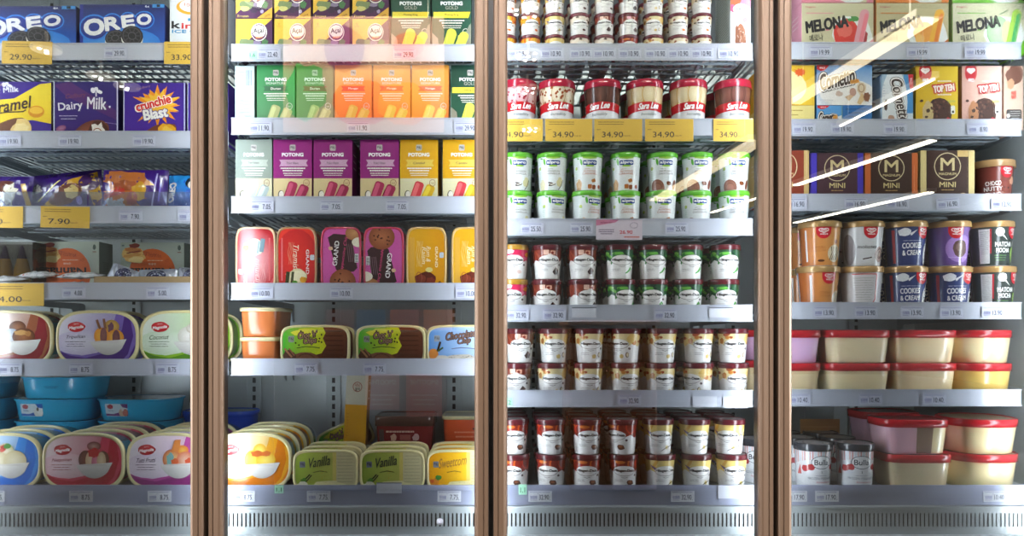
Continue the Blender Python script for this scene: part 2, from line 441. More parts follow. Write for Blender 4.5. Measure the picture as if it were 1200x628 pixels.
def flower(a, x, y, k, c):
    a.rect(x-.006*k, y-.05*k, x+.006*k, y, c); a.ell(x-.03*k,y+.015*k,.022*k,.03*k,c,20,True); a.ell(x+.032*k,y+.0*k,.03*k,.018*k,c,-20,True); a.ell(x,y+.03*k,.02*k,.02*k,c,0,True)
def art_caramel(a):
    a.rect(0,0,1,1,'3b1f86'); a.poly([(0,.0),(1,.0),(1,.98),(.85,.96),(.7,.86),(.5,.72),(.3,.70),(0,.74)],('e9c31c','f4dc3a','v'))
    a.poly([(.3,.0),(.32,.2),(.5,.34),(.75,.36),(1,.30),(1,0)],'3b1f86'); a.text('Dairy Milk',.30,.84,.52,.11,'f2f0f8',rot=4,bold=.03); flower(a,.40,.93,1.3,'f2f0f8'); a.text('Cadbury',.2,.95,.3,.05,'c9a25a',shear=.3)
    a.text('caramel',.42,.60,.62,.2,'3a2320',rot=10,shear=.25,bold=.03); a.line([(.1,.44),(.4,.49),(.62,.50),(.66,.53)],'3a2320',.02)
    a.ell(.80,.5,.11,.1,'d8901c'); a.ell(.8,.52,.09,.06,'f0bf3c'); a.blob(.46,.2,.28,.18,'6a3f24',4,amp=.06,rot=20); a.blob(.60,.20,.13,.17,'e0c07a',5); a.blob(.6,.2,.1,.12,'f0d898',8)
    a.text('3',.86,.1,.07,.13,'7a5aa0'); a.rect(0,0,.015,1,'d8d2e8')
def art_dairymilk(a):
    a.rect(0,0,1,1,('3d1d74','2a1c6e','v')); a.poly([(.0,.95),(.25,1),(1,.5),(1,.35),(.2,.75)],'53276e'); a.text('Cadbury',.34,.76,.32,.1,'7c4257',rot=6,shear=.3)
    a.text('Dairy',.26,.58,.38,.17,'f0eef6',rot=6,bold=.02); a.text('Milk',.67,.64,.30,.2,'f0eef6',rot=-2,bold=.02); a.ell(.87,.58,.014,.02,'f0eef6',0,True); flower(a,.66,.83,1.6,'f0eef6')
    a.micro(.08,.38,.43,'c8c0dc',2,.05,.012); a.ell(.58,.14,.3,.2,'6d3526',24,c2='9a5538'); a.blob(.70,.15,.16,.2,'552a1c',3,amp=.05,rot=20); a.blob(.69,.14,.12,.17,'efe8de',9,amp=.25); a.ring(.68,.14,.07,.08,'a05a40',.015,10,0,250)
    a.line([(0,.1),(.3,.13),(.45,.1)],'8a5a9a',.012); a.line([(.8,.32),(1,.29)],'8a7ab0',.01); a.rect(.0,0,.018,1,'cfd0ee'); a.rect(.982,0,1,1,'cfd0ee',True); a.ell(.12,.22,.08,.05,'84406e',20,c2='b07a9c')
def art_crunchie(a):
    a.rect(0,0,1,1,('4a2298','3a1c88','v')); a.star(.55,.62,.42,.36,'f09018',16,.55,3); a.star(.58,.64,.34,.27,'f8c030',14,.55,8); a.text('Cadbury',.32,.92,.24,.05,'a07a8a',rot=14,shear=.3)
    a.text('crunchie',.48,.66,.62,.17,'fff0e4',rot=15,bold=.11); a.text('crunchie',.48,.66,.58,.15,'d8251c',rot=15,bold=.045)
    a.text('Blast',.52,.48,.42,.2,'4a2a80',rot=10,bold=.1); a.text('Blast',.52,.48,.40,.18,'f4f1ee',rot=10,bold=.05)
    a.blob(.56,.12,.34,.16,'7a3d20',3,amp=.08,rot=20); a.blob(.7,.17,.14,.15,'e8a81c',6); a.blob(.7,.18,.08,.08,'f6c848',2); a.text('POP',.24,.08,.2,.1,'f0705a',rot=6,bold=.05); a.text('3',.88,.09,.08,.13,'9a7ac8'); a.rect(0,0,.015,1,'cfd0ee'); a.rect(.985,0,1,1,'cfd0ee',True)
def art_bag_caramel(a):
    a.rect(0,0,1,1,'3c1c78'); a.poly([(0,.2),(.12,.0),(.35,.3),(.6,.75),(.95,.95),(1,.3),(.9,.1),(.85,.55),(.6,.62),(.45,.2),(.2,-.1)],'e0ac2c'); a.ell(.86,.68,.12,.22,'4a2468',20)
    a.blob(.58,.40,.22,.22,'6e3420',5,rot=20,amp=.1); a.blob(.66,.46,.09,.16,'dcc078',3); a.text('Milk',.2,.6,.14,.22,'efeef6',rot=20,bold=.03); a.line([(.22,.3),(.35,.5),(.5,.78)],'f6e6a0',.03); a.ell(.74,.24,.035,.1,'9a8ad0')
def art_bag_milk(a):
    a.rect(0,0,1,1,'3a1c7c'); a.blob(.5,.6,.3,.22,'6e3a2a',3,rot=20); a.blob(.72,.5,.1,.3,'ece6d4',8,amp=.3); a.text('Dairy Milk',.25,.75,.4,.2,'e8e6f4'); a.rect(.9,.2,.96,.8,'caa050',rot=15)
def art_bag_crunchie(a):
    a.rect(0,0,1,1,'3e1c84'); a.star(.35,.35,.36,.42,'e07a1c',14,.6,2); a.blob(.42,.75,.36,.25,'d07a38',4,amp=.3); a.blob(.4,.62,.2,.12,'b05a2c',7); a.text('crunchie',.22,.48,.36,.18,'d8382c',rot=12,bold=.06)
    a.text('Blast',.26,.26,.28,.24,'ece8e6',rot=10,bold=.06); a.blob(.62,.5,.11,.2,'e0a828',3); a.blob(.52,.33,.08,.14,'d05a48',5); a.line([(.85,.9),(.84,.5),(.8,.1)],'b8b0ea',.03); a.line([(.92,.8),(.9,.3)],'7a66d8',.03)
def art_bag_blue(a):
    a.rect(0,0,1,1,('2a56c8','2a94e0','v')); a.text('OREO',.14,.55,1.0*.55,.22,'f2f4f8',rot=82,bold=.05); a.ell(.72,.8,.22,.16,'20222a',20); a.ell(.74,.74,.16,.12,'eeeae4',20); a.blob(.7,.3,.2,.12,'4a80e0',3)
def art_waffle(a):
    a.rect(0,0,1,1,('aab4a4','b4bdae','u')); a.ell(.5,.18,.37,.66,'e0641e',n=32)
    a.blob(.21,.68,.18,.22,'eab862',4,amp=.14); a.blob(.2,.80,.15,.08,'c87a34',7,rot=-8); a.blob(.18,.66,.16,.05,'d89a48',9,rot=10); a.blob(.22,.92,.09,.06,'8a2f20',3); a.blob(.25,.55,.12,.09,'f2d288',11); a.line([(.1,.72),(.3,.78)],'8a3a20',.03)
    a.text('WAFFLES',.50,.68,.3,.1,'8a3012',flip=True,rot=-12); a.text('12',.74,.53,.05,.08,'8a3012',flip=True,rot=-50); a.micro(.42,.68,.53,'f4c49a',1,.03,.018); a.text('***',.50,.44,.12,.06,'f6d8b8',flip=True)
    a.text('Nannas',.47,.24,.66,.20,'3a1d14',flip=True,bold=.035); a.ell(.93,.86,.025,.07,'5a6a60'); a.rect(.9,.73,.96,.75,'8a4a3a',same=True); a.micro(.2,.7,.07,'8a3012',2,.05,.014); a.rect(.02,.9,.06,.94,'6a7a78',same=True)
    a.t = a.t[:2]+[([(x, a.H-(a.H-y)*.74) for x, y in P], c, l) for P, c, l in a.t[2:]]
def side_waffle(a):
    a.rect(0,0,1,1,'5c6a62'); a.micro(.25,.75,.62,'38443e',9,.035,.012)
def bowl(a, cx, cy, k=1.0):
    """white dish on the lid pictures"""
    P = []
    for i in range(13):
        t = i/12; P.append((cx-.2*k+.42*k*t, cy-.22*k*math.sin(PI*min(1, t*1.02))**.55))
    P[-1] = (cx+.245*k, cy+.09*k); P.append((cx+.14*k, cy+.075*k)); P.append((cx-.23*k, cy+.04*k)); P[0] = (cx-.22*k, cy-.0)
    a.poly(P, ('b5b2ae','eceae6','v',.12,.5)); 
def art_magnolia(name, base, band, sweep, deep, scoops, extra=None, ink='3a2a3a'):
    def f(a):
        a.rect(0,0,1,1,(band[0],base,'u',.25,.75))
        a.poly([(.75,1.0),(.86,1.0),(.80,.55),(.70,.35),(.62,.35)],sweep); a.poly([(.86,1.0),(1.0,1),(1,0),(0,0),(0,.28),(.15,.2),(.35,.15),(.6,.22),(.75,.42),(.82,.68)],deep)
        a.poly([(0,.34),(.1,.24),(.3,.17),(.5,.22),(.62,.32),(.55,.2),(.35,.12),(.15,.17),(0,.26)],sweep)
        a.ell(.28,.42,.34,.24,band[1],c2=band[0])
        a.poly([(.93,.9),(.97,.55),(.9,.2),(.8,.04),(.9,.1),(1,.4),(1,.8)],sweep)
        a.blob(.23,.73,.115,.1,'c8202c',2,n=22,amp=.05); a.ell(.23,.745,.1,.07,'d83a40',8); a.text('Magnolia',.23,.715,.19,.075,'ffffff',rot=7,bold=.03,shear=.3); a.text('BIG',.23,.79,.06,.03,'f0c8c8',rot=7)
        a.text(name,.22,.53,.25,.085,ink,rot=2,shear=.35,bold=.01); a.micro(.08,.36,.44,ink,3,.045,.01)
        for q in scoops:
            if len(q) == 6: a.ell(q[0],q[1],q[2],q[3],q[4],c2=q[5])
            else: a.blob(q[0],q[1],q[2],q[3],q[4],3,amp=.2)
        bowl(a,.64,.40,1.0); a.ell(.63,.44,.18,.02,'d8d4ce')
        if extra: extra(a)
        a.rect(.44,.0,.58,.055,'e6e4e2'); a.bars(.45,.01,.57,.045,'3a3a3a',14)
    return f
def sprig(a): a.blob(.55,.77,.04,.06,'c8363a',3); a.blob(.6,.8,.045,.05,'5a9a4a',5); a.blob(.53,.72,.03,.04,'e05a50',4)
M_RED = art_magnolia('Almond Choco','a86a48',('efe8e4','e2d4cc'),'a05a38','8e2028',[(.58,.72,.11,.13,'5a2e1a','9a6238'),(.50,.52,.12,.18,'a8b0bc','d8dce4'),(.66,.54,.15,.17,'5e3018','9c5e34'),(.62,.62,.09,.05,'c89858'),(.72,.6,.04,.05,'b07a40')],ink='4a2a22')
M_PUR = art_magnolia('Tripolitan','8a78c0',('e8e4f2','d0c8e6'),'7a62b8','4a2482',[(.69,.73,.1,.14,'b08a40','f2c060'),(.68,.72,.04,.1,'6a4058'),(.56,.55,.10,.17,'e89030','f8c040'),(.585,.55,.045,.17,'7a4a50','8e5a52'),(.74,.52,.11,.16,'e8902c','f6c850'),(.75,.52,.05,.15,'6e3e48','84504c')],
    lambda a: (a.line([(.50,.86),(.54,.70)],'8a5a40',.05), a.line([(.59,.88),(.61,.70)],'8a5a40',.05)))
M_GRN = art_magnolia('Coconut','9cc070',('eaf2e6','d2e6c8'),'8ec02c','5a9020',[(.6,.55,.14,.19,'d0ccc0','f6f4ee'),(.72,.53,.11,.15,'d0ccc0','f6f4ee'),(.66,.70,.09,.1,'c8c0b0','f0ece2'),(.66,.78,.03,.04,'8a5a38'),(.70,.76,.03,.05,'6aa040')],ink='2e4a22')
M_BLU = art_magnolia('Vanilla','8ab8e8',('dcebf8','b8d4f0'),'3f8ee0','1f6fd0',[(.58,.72,.1,.14,'d8cda4','f2ead0'),(.50,.50,.12,.2,'d4c69a','f0e6c6'),(.70,.52,.15,.2,'d4c69a','f0e6c6')],sprig,ink='22406a')
M_PNK = art_magnolia('Neapolitan','d8506a',('f2dfe2','f4c8d0'),'e04a64','c41f38',[(.64,.80,.09,.09,'8a3a38','c8a090'),(.53,.54,.09,.18,'6a3626','8a4a34'),(.60,.52,.07,.19,'dcb890','f0d4b0'),(.68,.50,.07,.17,'d06a84','f09ab0'),(.76,.55,.08,.16,'6e3a28','94573a'),(.74,.52,.06,.17,'d8b48c','f0d8b4'),(.64,.68,.08,.09,'c82a2c')],ink='a02438')
M_TUT = art_magnolia('Tutti Frutti','e8c0dc',('f4ecf4','e8d8ec'),'c050a0','98307e',[(.70,.72,.08,.1,'e8803c','f0c050'),(.56,.55,.12,.19,'d87040','f0e0a0'),(.74,.52,.12,.18,'e07a58','f8d8c0'),(.54,.56,.05,.12,'7ab0b0'),(.60,.50,.05,.07,'e06a3a'),(.78,.5,.05,.08,'e8603c')],
    lambda a: (a.poly([(.55,.68),(.60,.92),(.68,.93),(.66,.72)],'e08a44'),), ink='5a3a5a')
M_YEL = art_magnolia('Durian','f0c040',('f8f2e2','f4ead0'),'f0a820','e07e10',[(.62,.72,.09,.13,'e8b030','f8e070'),(.52,.54,.11,.18,'eeb828','fae468'),(.70,.53,.13,.16,'e8b428','f6e070'),(.58,.66,.08,.06,'c86428'),(.70,.66,.07,.05,'d06a2c')],ink='7a4a1a')
def potong(top, ribbon, base, sticks, l1, foil='b8b4b0', split=.42, stickc=None, gold=False, txt='f2f2f4', flav='Yam Jagung'):
    def f(a):
        a.rect(0,0,1,1,base); 
        if split: a.rect(0,split,1,1,top)
        else: a.rect(0,0,1,1,top)
        a.rrect(.5,.88,.15,.09,.015,foil); a.text('P&J',.5,.88,.11,.045,'4a4a4e',bold=.02)
        a.text('POTONG',.5,.775,.56,.055,txt,bold=.06)
        y = .62
        if gold:
            a.text('GOLD',.5,.71,.32,.05,'a8a49a',bold=.02); a.poly([(.03,.56),(.93,.56),(.98,.65),(.03,.65)],('f0e048','e8cc2c','u')); a.text(flav,.5,.605,.36,.035,'3a3a28',bold=.02); y = .52
        elif l1:
            a.text(l1,.5,.715,.52,.035,'e8e8e0'); a.poly([(.17,.59),(.83,.59),(.78,.63),(.83,.67),(.17,.67),(.22,.63)],ribbon); a.text(flav,.5,.63,.26,.035,'f4eeea',bold=.02); y = .55
        else:
            a.poly([(.15,.60),(.9,.60),(.85,.65),(.9,.70),(.15,.70),(.2,.65)],ribbon); a.text(flav,.5,.65,.3,.035,'4a4048',bold=.01); y = .57
        a.micro(.16,.86,y,'f0ece6',2,.035,.018,4); a.micro(.22,.8,y-.075,'e8e2da',2,.03,.012,9)
        for i, (x, c1, c2) in enumerate(sticks):
            a.rrect(x-.03,.13-(.04 if i else 0),.25,.5,.045,c1,rot=-19-i*6); a.rrect(x-.075,.13-(.04 if i else 0),.11,.47,.03,c2,rot=-19-i*6)
        a.ring(.86,.35,.075,.05,'8a5a4a' if split else 'd8d4cc',.008); a.text('halal',.86,.35,.08,.03,'8a5a4a' if split else 'd8d4cc')
        if split: a.ell(.2,.17,.08,.07,'3a3430'); a.ell(.21,.175,.065,.055,'e8e4dc')
        if gold: a.poly([(.0,.0),(0,.34),(.15,.26),(.2,0)],'9a9484'); a.poly([(.6,0),(.95,.45),(1,.48),(1,0)],'8a8a78'); a.ell(.92,.1,.04,.09,'a05a3c')
        if gold:
            for i, (x, c1, c2) in enumerate(sticks): a.rrect(x-.03,.14-(.04 if i else 0),.24,.54,.06,c1,rot=-17-i*7); a.line([(x-.1,.0),(x-.02,.3)],c2,.01)
    return f
P_GREY = potong('8f9a90','b4beb2','ded8b4',[(.42,'c8d6d4','e6eeec'),(.68,'b4c4c2','dce8e6')],None,flav='Yam Kelapa')
P_PURP = potong('8e1c74','c8a0bc','d8c494',[(.42,'a82c54','d0587a'),(.68,'a02850','cc5478')],None,flav='Pulut Hitam')
P_YELL = potong('d6a00e','e2c454','dcd6b0',[(.42,'c83a44','e66c70'),(.68,'d8ae1e','ecd03c')],None,flav='Cendol')
P_GREEN = potong(('5a8a60','2c8a4a','v',.1,.9),'3a6a48','5a8a60',[(.42,'b0b47a','ccd092'),(.7,'b4b87e','cfd398')],'SIGNATURE',split=0,flav='Durian')
P_OLIVE = potong(('7a8a66','5c7a50','v',.1,.9),'7a4440','6a8a60',[(.42,'b0b47a','ccd092'),(.7,'b4b87e','cfd398')],'SIGNATURE',split=0,flav='Durian')
P_ORNG = potong(('f07a30','f0a844','v',.1,.8),'e05a38','f07a30',[(.42,'d8c454','e4d46c'),(.7,'d8c454','e4d46c')],'SIGNATURE',split=0,flav='Mangga')
P_GOLD = potong(('1f5a40','123f30','v'),'e8cc2c','1f5a40',[(.42,'d8dc50','e4e870'),(.7,'d8dc50','e4e870')],'x',split=0,gold=True,flav='Musang King')
def side_potong(a):
    a.rect(0,0,1,1,'c2d4d2'); a.bars(.55,.68,.9,.93,'7a8090',9); a.rect(.55,.66,.9,.68,'f0f2f4'); a.micro(.12,.5,.9,'98aeb0',14,.05,.01); a.micro(.12,.85,.5,'98aeb0',6,.06,.01); a.rrect(.4,.15,.25,.1,.02,'e4eeee')
def art_acai(a):
    a.rect(0,0,1,1,'4c1f4a'); a.poly([(0,.12),(1,1),(0,1)],'efc044'); a.poly([(0,.12),(.14,.245),(0,.245)],'efc044',True); a.poly([(.58,0),(1,0),(1,.3)],'dda83a'); a.text('200g',.86,.07,.16,.06,'5a3a1c',rot=32); a.text('Frozen',.2,.06,.3,.07,'d8c060')
    a.blob(.34,.34,.22,.14,'7a8a5c',4,amp=.3); a.blob(.24,.26,.12,.07,'d0c878',6); a.blob(.5,.22,.1,.09,'3a2440',5); a.blob(.68,.26,.1,.1,'302038',7); a.blob(.8,.36,.09,.1,'4a7a4a',8); a.blob(.58,.36,.1,.06,'8a7a98',2); a.blob(.72,.18,.05,.05,'b0a0c0',3)
    a.ell(.64,.64,.22,.24,'f4efe6',n=28); a.ell(.64,.64,.20,.215,'6a2858',n=28); a.ell(.64,.66,.185,.17,'f2ece4',n=24); a.text('Açaí',.63,.67,.29,.17,'3a2c38',rot=5,bold=.02); a.text('BERRY',.65,.5,.2,.055,'e88a2c',rot=5,bold=.03); a.text('V',.13,.85,.05,.07,'7a6430'); a.micro(.07,.2,.79,'9a8440',1,.03,.012)
def waves(a, c, x0, x1, ya, yb, k=5):
    for i in range(k):
        x = x0+(x1-x0)*i/(k-1); a.line([(x+.02*math.sin(j*1.3+i), ya+(yb-ya)*j/7) for j in range(8)], c, .006, i > 0)
def grand_red(fl):
    def f(a):
        a.rect(0,0,1,1,('b81e20','e03626','v') if fl else ('d0585c','b01c26','v')); a.ell(.5,.5,.6,.5,'c02426' if fl else 'b82a34',c2='d83226' if fl else 'e8a8ac')  # pale middle of the unflipped lid paints glare into its colour
        r = 90
        if fl: # stands the other way up
            a.text('GRAND',.80,.46,.34*2.0,.05,'f0e0dc',rot=-90,bold=.03); a.text('Tiramisu',.48,.52,.40*1.9,.09,'efe0c8',rot=-90,shear=.3); waves(a,'e0886a',.28,.42,.42,.78)
            a.blob(.5,.2,.30,.15,'d8cfa2',3,amp=.12); a.blob(.55,.22,.2,.09,'eee6c0',5,amp=.2); a.blob(.68,.17,.09,.05,'e0a030',6); a.rect(.2,.08,.3,.3,'3a3a22',rot=-6); a.rect(.35,.09,.42,.3,'4a4c30',True,rot=-6); a.blob(.45,.12,.07,.04,'5a9a38',6); a.rrect(.93,.53,.12,.09,.02,'b8c0c8')
        else:
            a.text('GRAND',.22,.30,.34*2.0,.05,'f4e6e6',rot=90,bold=.03); a.text('Tiramisu',.52,.28,.42*1.8,.09,'e6c8c4',rot=90,shear=.3); waves(a,'e8a8a8',.60,.75,.04,.44)
            a.blob(.45,.70,.28,.14,'d4dcc4',3,amp=.12); a.blob(.42,.71,.2,.09,'eaeede',5,amp=.2); a.blob(.24,.69,.08,.05,'e8b83c',6); a.rect(.62,.62,.74,.84,'7a94a0',rot=-8); a.rect(.55,.60,.6,.8,'9ab0b4',True,rot=-8); a.rrect(.09,.30,.12,.09,.02,'b8c0c8')
        a.rect(.86 if not fl else .08,.15,.9 if not fl else .12,.85,'d86a6c'); 
    return f
def grand_pink(flip):
    def f(a):
        a.rect(0,0,1,1,'cc58a4')
        for i in range(60):
            rn = random.Random(i); a.ell(rn.random(),rn.random(),.012,.007,'b04488',0,i > 0,8)
        g = (lambda x, y: (1-x, 1-y)) if flip else (lambda x, y: (x, y))
        def P(l): return [g(*p) for p in l]
        a.poly(P([(.14,.86),(.3,.92),(.72,.90),(.8,.84),(.95,.36),(.85,.30),(.45,.28),(.36,.34)]),'3a2228')
        r = 180 if flip else 0
        x, y = g(.36,.60); a.text('GRAND',x,y,.36*1.9,.075,'f0ecea',rot=84+r,bold=.02); x, y = g(.58,.58); a.text('Cappuccino Chip',x,y,.55*1.9,.06,'d8447c',rot=82+r,shear=.3)
        x, y = g(.72,.58)
        for k in range(4): a.line([g(.66+k*.055,.75),g(.72+k*.05,.46)],'8a6a74',.006,k > 0)
        x, y = g(.22,.68); a.blob(x,y,.06,.035,'d8b090',4)
        x, y = g(.55,.14); a.ell(x,y,.36,.20,'8a4a2e',c2='b06c44')
        for i in range(12):
            rn = random.Random(i+70); a.ell(x+(rn.random()-.5)*.5,y+(rn.random()-.5)*.28,.025,.014,'4a2418',0,i > 0,8)
        x, y = g(.86,.93); a.ell(x,y,.24,.12,'a06a40',c2='c89060')
        x, y = g(1.0,.78); a.ell(x,y,.2,.08,'ece2d0')
        x, y = g(.93,.52); a.rect(x-.05,y-.07,x+.05,y+.07,'e8e8ea')
        for k in range(6): a.rect(x-.04,y-.06+k*.02,x+.04,y-.05+k*.02,'3a3a40',k > 0)
    return f
def art_grand_gold(a):
    a.rect(0,0,1,1,('e0a81c','c8860c','u')); a.rect(.04,.06,.18,.86,'dba63c'); a.text('GRAND',.78,.54,.30*1.9,.045,'f2ddb0',rot=-90,bold=.03); a.text('Rum &',.56,.58,.22*1.9,.07,'f4e2b8',rot=-90,shear=.3); a.text('Raisin',.44,.56,.24*1.9,.07,'f4e2b8',rot=-90,shear=.3); waves(a,'ecc878',.24,.40,.38,.80)
    a.blob(.48,.17,.30,.13,'5c2014',3,amp=.1); a.blob(.36,.18,.12,.08,'7a3020',6); a.blob(.62,.14,.12,.07,'7a2c1c',8); a.ring(.30,.2,.08,.09,'9a4a38',.01); a.rect(.84,.12,.9,.14,'2a1610',rot=20); a.rrect(.92,.57,.12,.09,.02,'b0b8c4'); a.ell(.58,.33,.1,.04,'d8c878')
def art_chocn(a):
    a.rect(0,0,1,1,'5c2e1e'); a.rect(.62,0,1,1,('4a2418','6a3a26','v'))
    for k in range(7): a.rect(.66,.1+k*.13,.93,.14+k*.13,'4a2216',k > 0)
    a.poly([(0,.25),(.0,1),(.62,1),(.66,.85),(.62,.7),(.67,.5),(.6,.3),(.5,.25),(.4,.32),(.2,.2)],('3cb032','d4d824','u',.15,.6)); a.blob(.35,.86,.2,.1,'e4dc3a',5)
    a.rrect(.13,.68,.09,.17,.02,'8a9088'); a.text('P&J',.13,.68,.07,.09,'2a2a2a'); a.text("Choc 'n'",.38,.80,.30,.2,'2e1a14',rot=6,shear=.25,bold=.09); a.text("Chips",.42,.62,.22,.22,'2e1a14',rot=6,shear=.25,bold=.09)
    a.text("Choc 'n'",.38,.80,.28,.17,'a8846c',rot=6,shear=.25,bold=.02); a.text("Chips",.42,.62,.20,.19,'a8846c',rot=6,shear=.25,bold=.02); a.line([(.22,.44),(.35,.48),(.5,.46),(.57,.44)],'24401c',.022)
    a.blob(.36,.10,.22,.24,'7a4a34',4,amp=.06); a.ring(.36,.06,.15,.22,'4a281c',.02,0,20,160); a.blob(.1,.2,.1,.2,'4e2a1e',6,rot=-30); a.line([(.03,.42),(.14,.2)],'a0704c',.05); a.line([(.1,.42),(.18,.24)],'8a5a3c',.04)
    for x, y in ((.57,.7),(.6,.6),(.56,.62),(.25,.52),(.20,.58),(.6,.8),(.28,.9)): a.rect(x-.01,y-.025,x+.012,y+.02,'33180f',x != .57,rot=20)
def art_chip(a):
    a.rect(0,0,1,1,('5a94d4','c8dcf4','u',0,.3)); a.rect(.86,0,1,1,'dcd8c2'); a.rrect(.13,.70,.09,.17,.02,'9aa0a8'); a.text('P&J',.13,.70,.07,.09,'2a2a2a'); a.text('Chocolate',.50,.80,.48,.22,'3a2420',rot=8,shear=.3,bold=.07); a.text('Chip',.55,.62,.22,.22,'3a2420',rot=8,shear=.3,bold=.07)
    a.text('Chocolate',.50,.80,.46,.19,'8a6a5c',rot=8,shear=.3,bold=.01); a.text('Chip',.55,.62,.20,.19,'8a6a5c',rot=8,shear=.3,bold=.01); a.line([(.36,.42),(.5,.45),(.75,.42)],'5a5468',.02)
    a.blob(.08,.27,.075,.16,'d8883c',4,amp=.05); a.line([(.14,.36),(.18,.6)],'2a1c18',.06); a.line([(.15,.36),(.22,.45)],'3a5a2a',.05); a.blob(.2,.1,.14,.13,'d8d2c4',5); a.blob(.52,.08,.28,.2,'cfc8ba',8,amp=.08)
    for i in range(30):
        rn = random.Random(i+5); a.ell(.27+.5*rn.random(),.02+.24*rn.random(),.007,.013,'5a4438',0,i > 0,6)
def vanil(tx, ca, cb):
    def f(a):
        a.rect(0,0,1,1,(ca,cb,'u',.1,.7)); a.rect(.66,.02,1,1,'d6cc9e' if tx == 'Vanilla' else 'ecdca0'); a.rect(.62,.02,.68,1,'e0cc6a')
        a.rrect(.12,.66,.09,.17,.02,'7a8090'); a.text('P&J',.12,.66,.07,.09,'24242a'); a.text(tx,.40,.74,.38 if tx == 'Vanilla' else .46,.27,'4a5236' if tx == 'Vanilla' else 'a87c34',rot=9,shear=.3,bold=.015); a.line([(.3,.44),(.42,.48),(.53,.45)],'5a5a30',.02)
        if tx == 'Vanilla': a.line([(.14,.2),(.24,.38)],'33261c',.035); a.line([(.18,.18),(.27,.36)],'33261c',.03); a.blob(.14,.2,.05,.09,'5a8a34',3); a.blob(.12,.08,.09,.1,'e6e2c8',5)
        else: a.blob(.1,.18,.08,.1,'e08a2c',3,amp=.3); a.blob(.16,.3,.05,.07,'4a8a34',6); a.blob(.06,.2,.03,.06,'d8602c',4)
        a.blob(.56,.04,.28,.18,'ece0a8',8,amp=.08); a.micro(.7,.96,.9,'a8a07c',9,.09,.014,center=False)
        for i in range(14):
            rn = random.Random(i+25); a.rect(.2+.5*rn.random(),.1+.6*rn.random(),.21+.5*0+rn.random()*.0+.0,.1,'c8a838',True) if 0 else a.ell(.2+.45*rn.random(),.12+.5*rn.random(),.008,.012,'c8a030',0,i > 0,6)
    return f
A_VAN = vanil('Vanilla','9ab440','d4cc6a'); A_SWC = vanil('Sweetcorn','f0a410','f6d234')
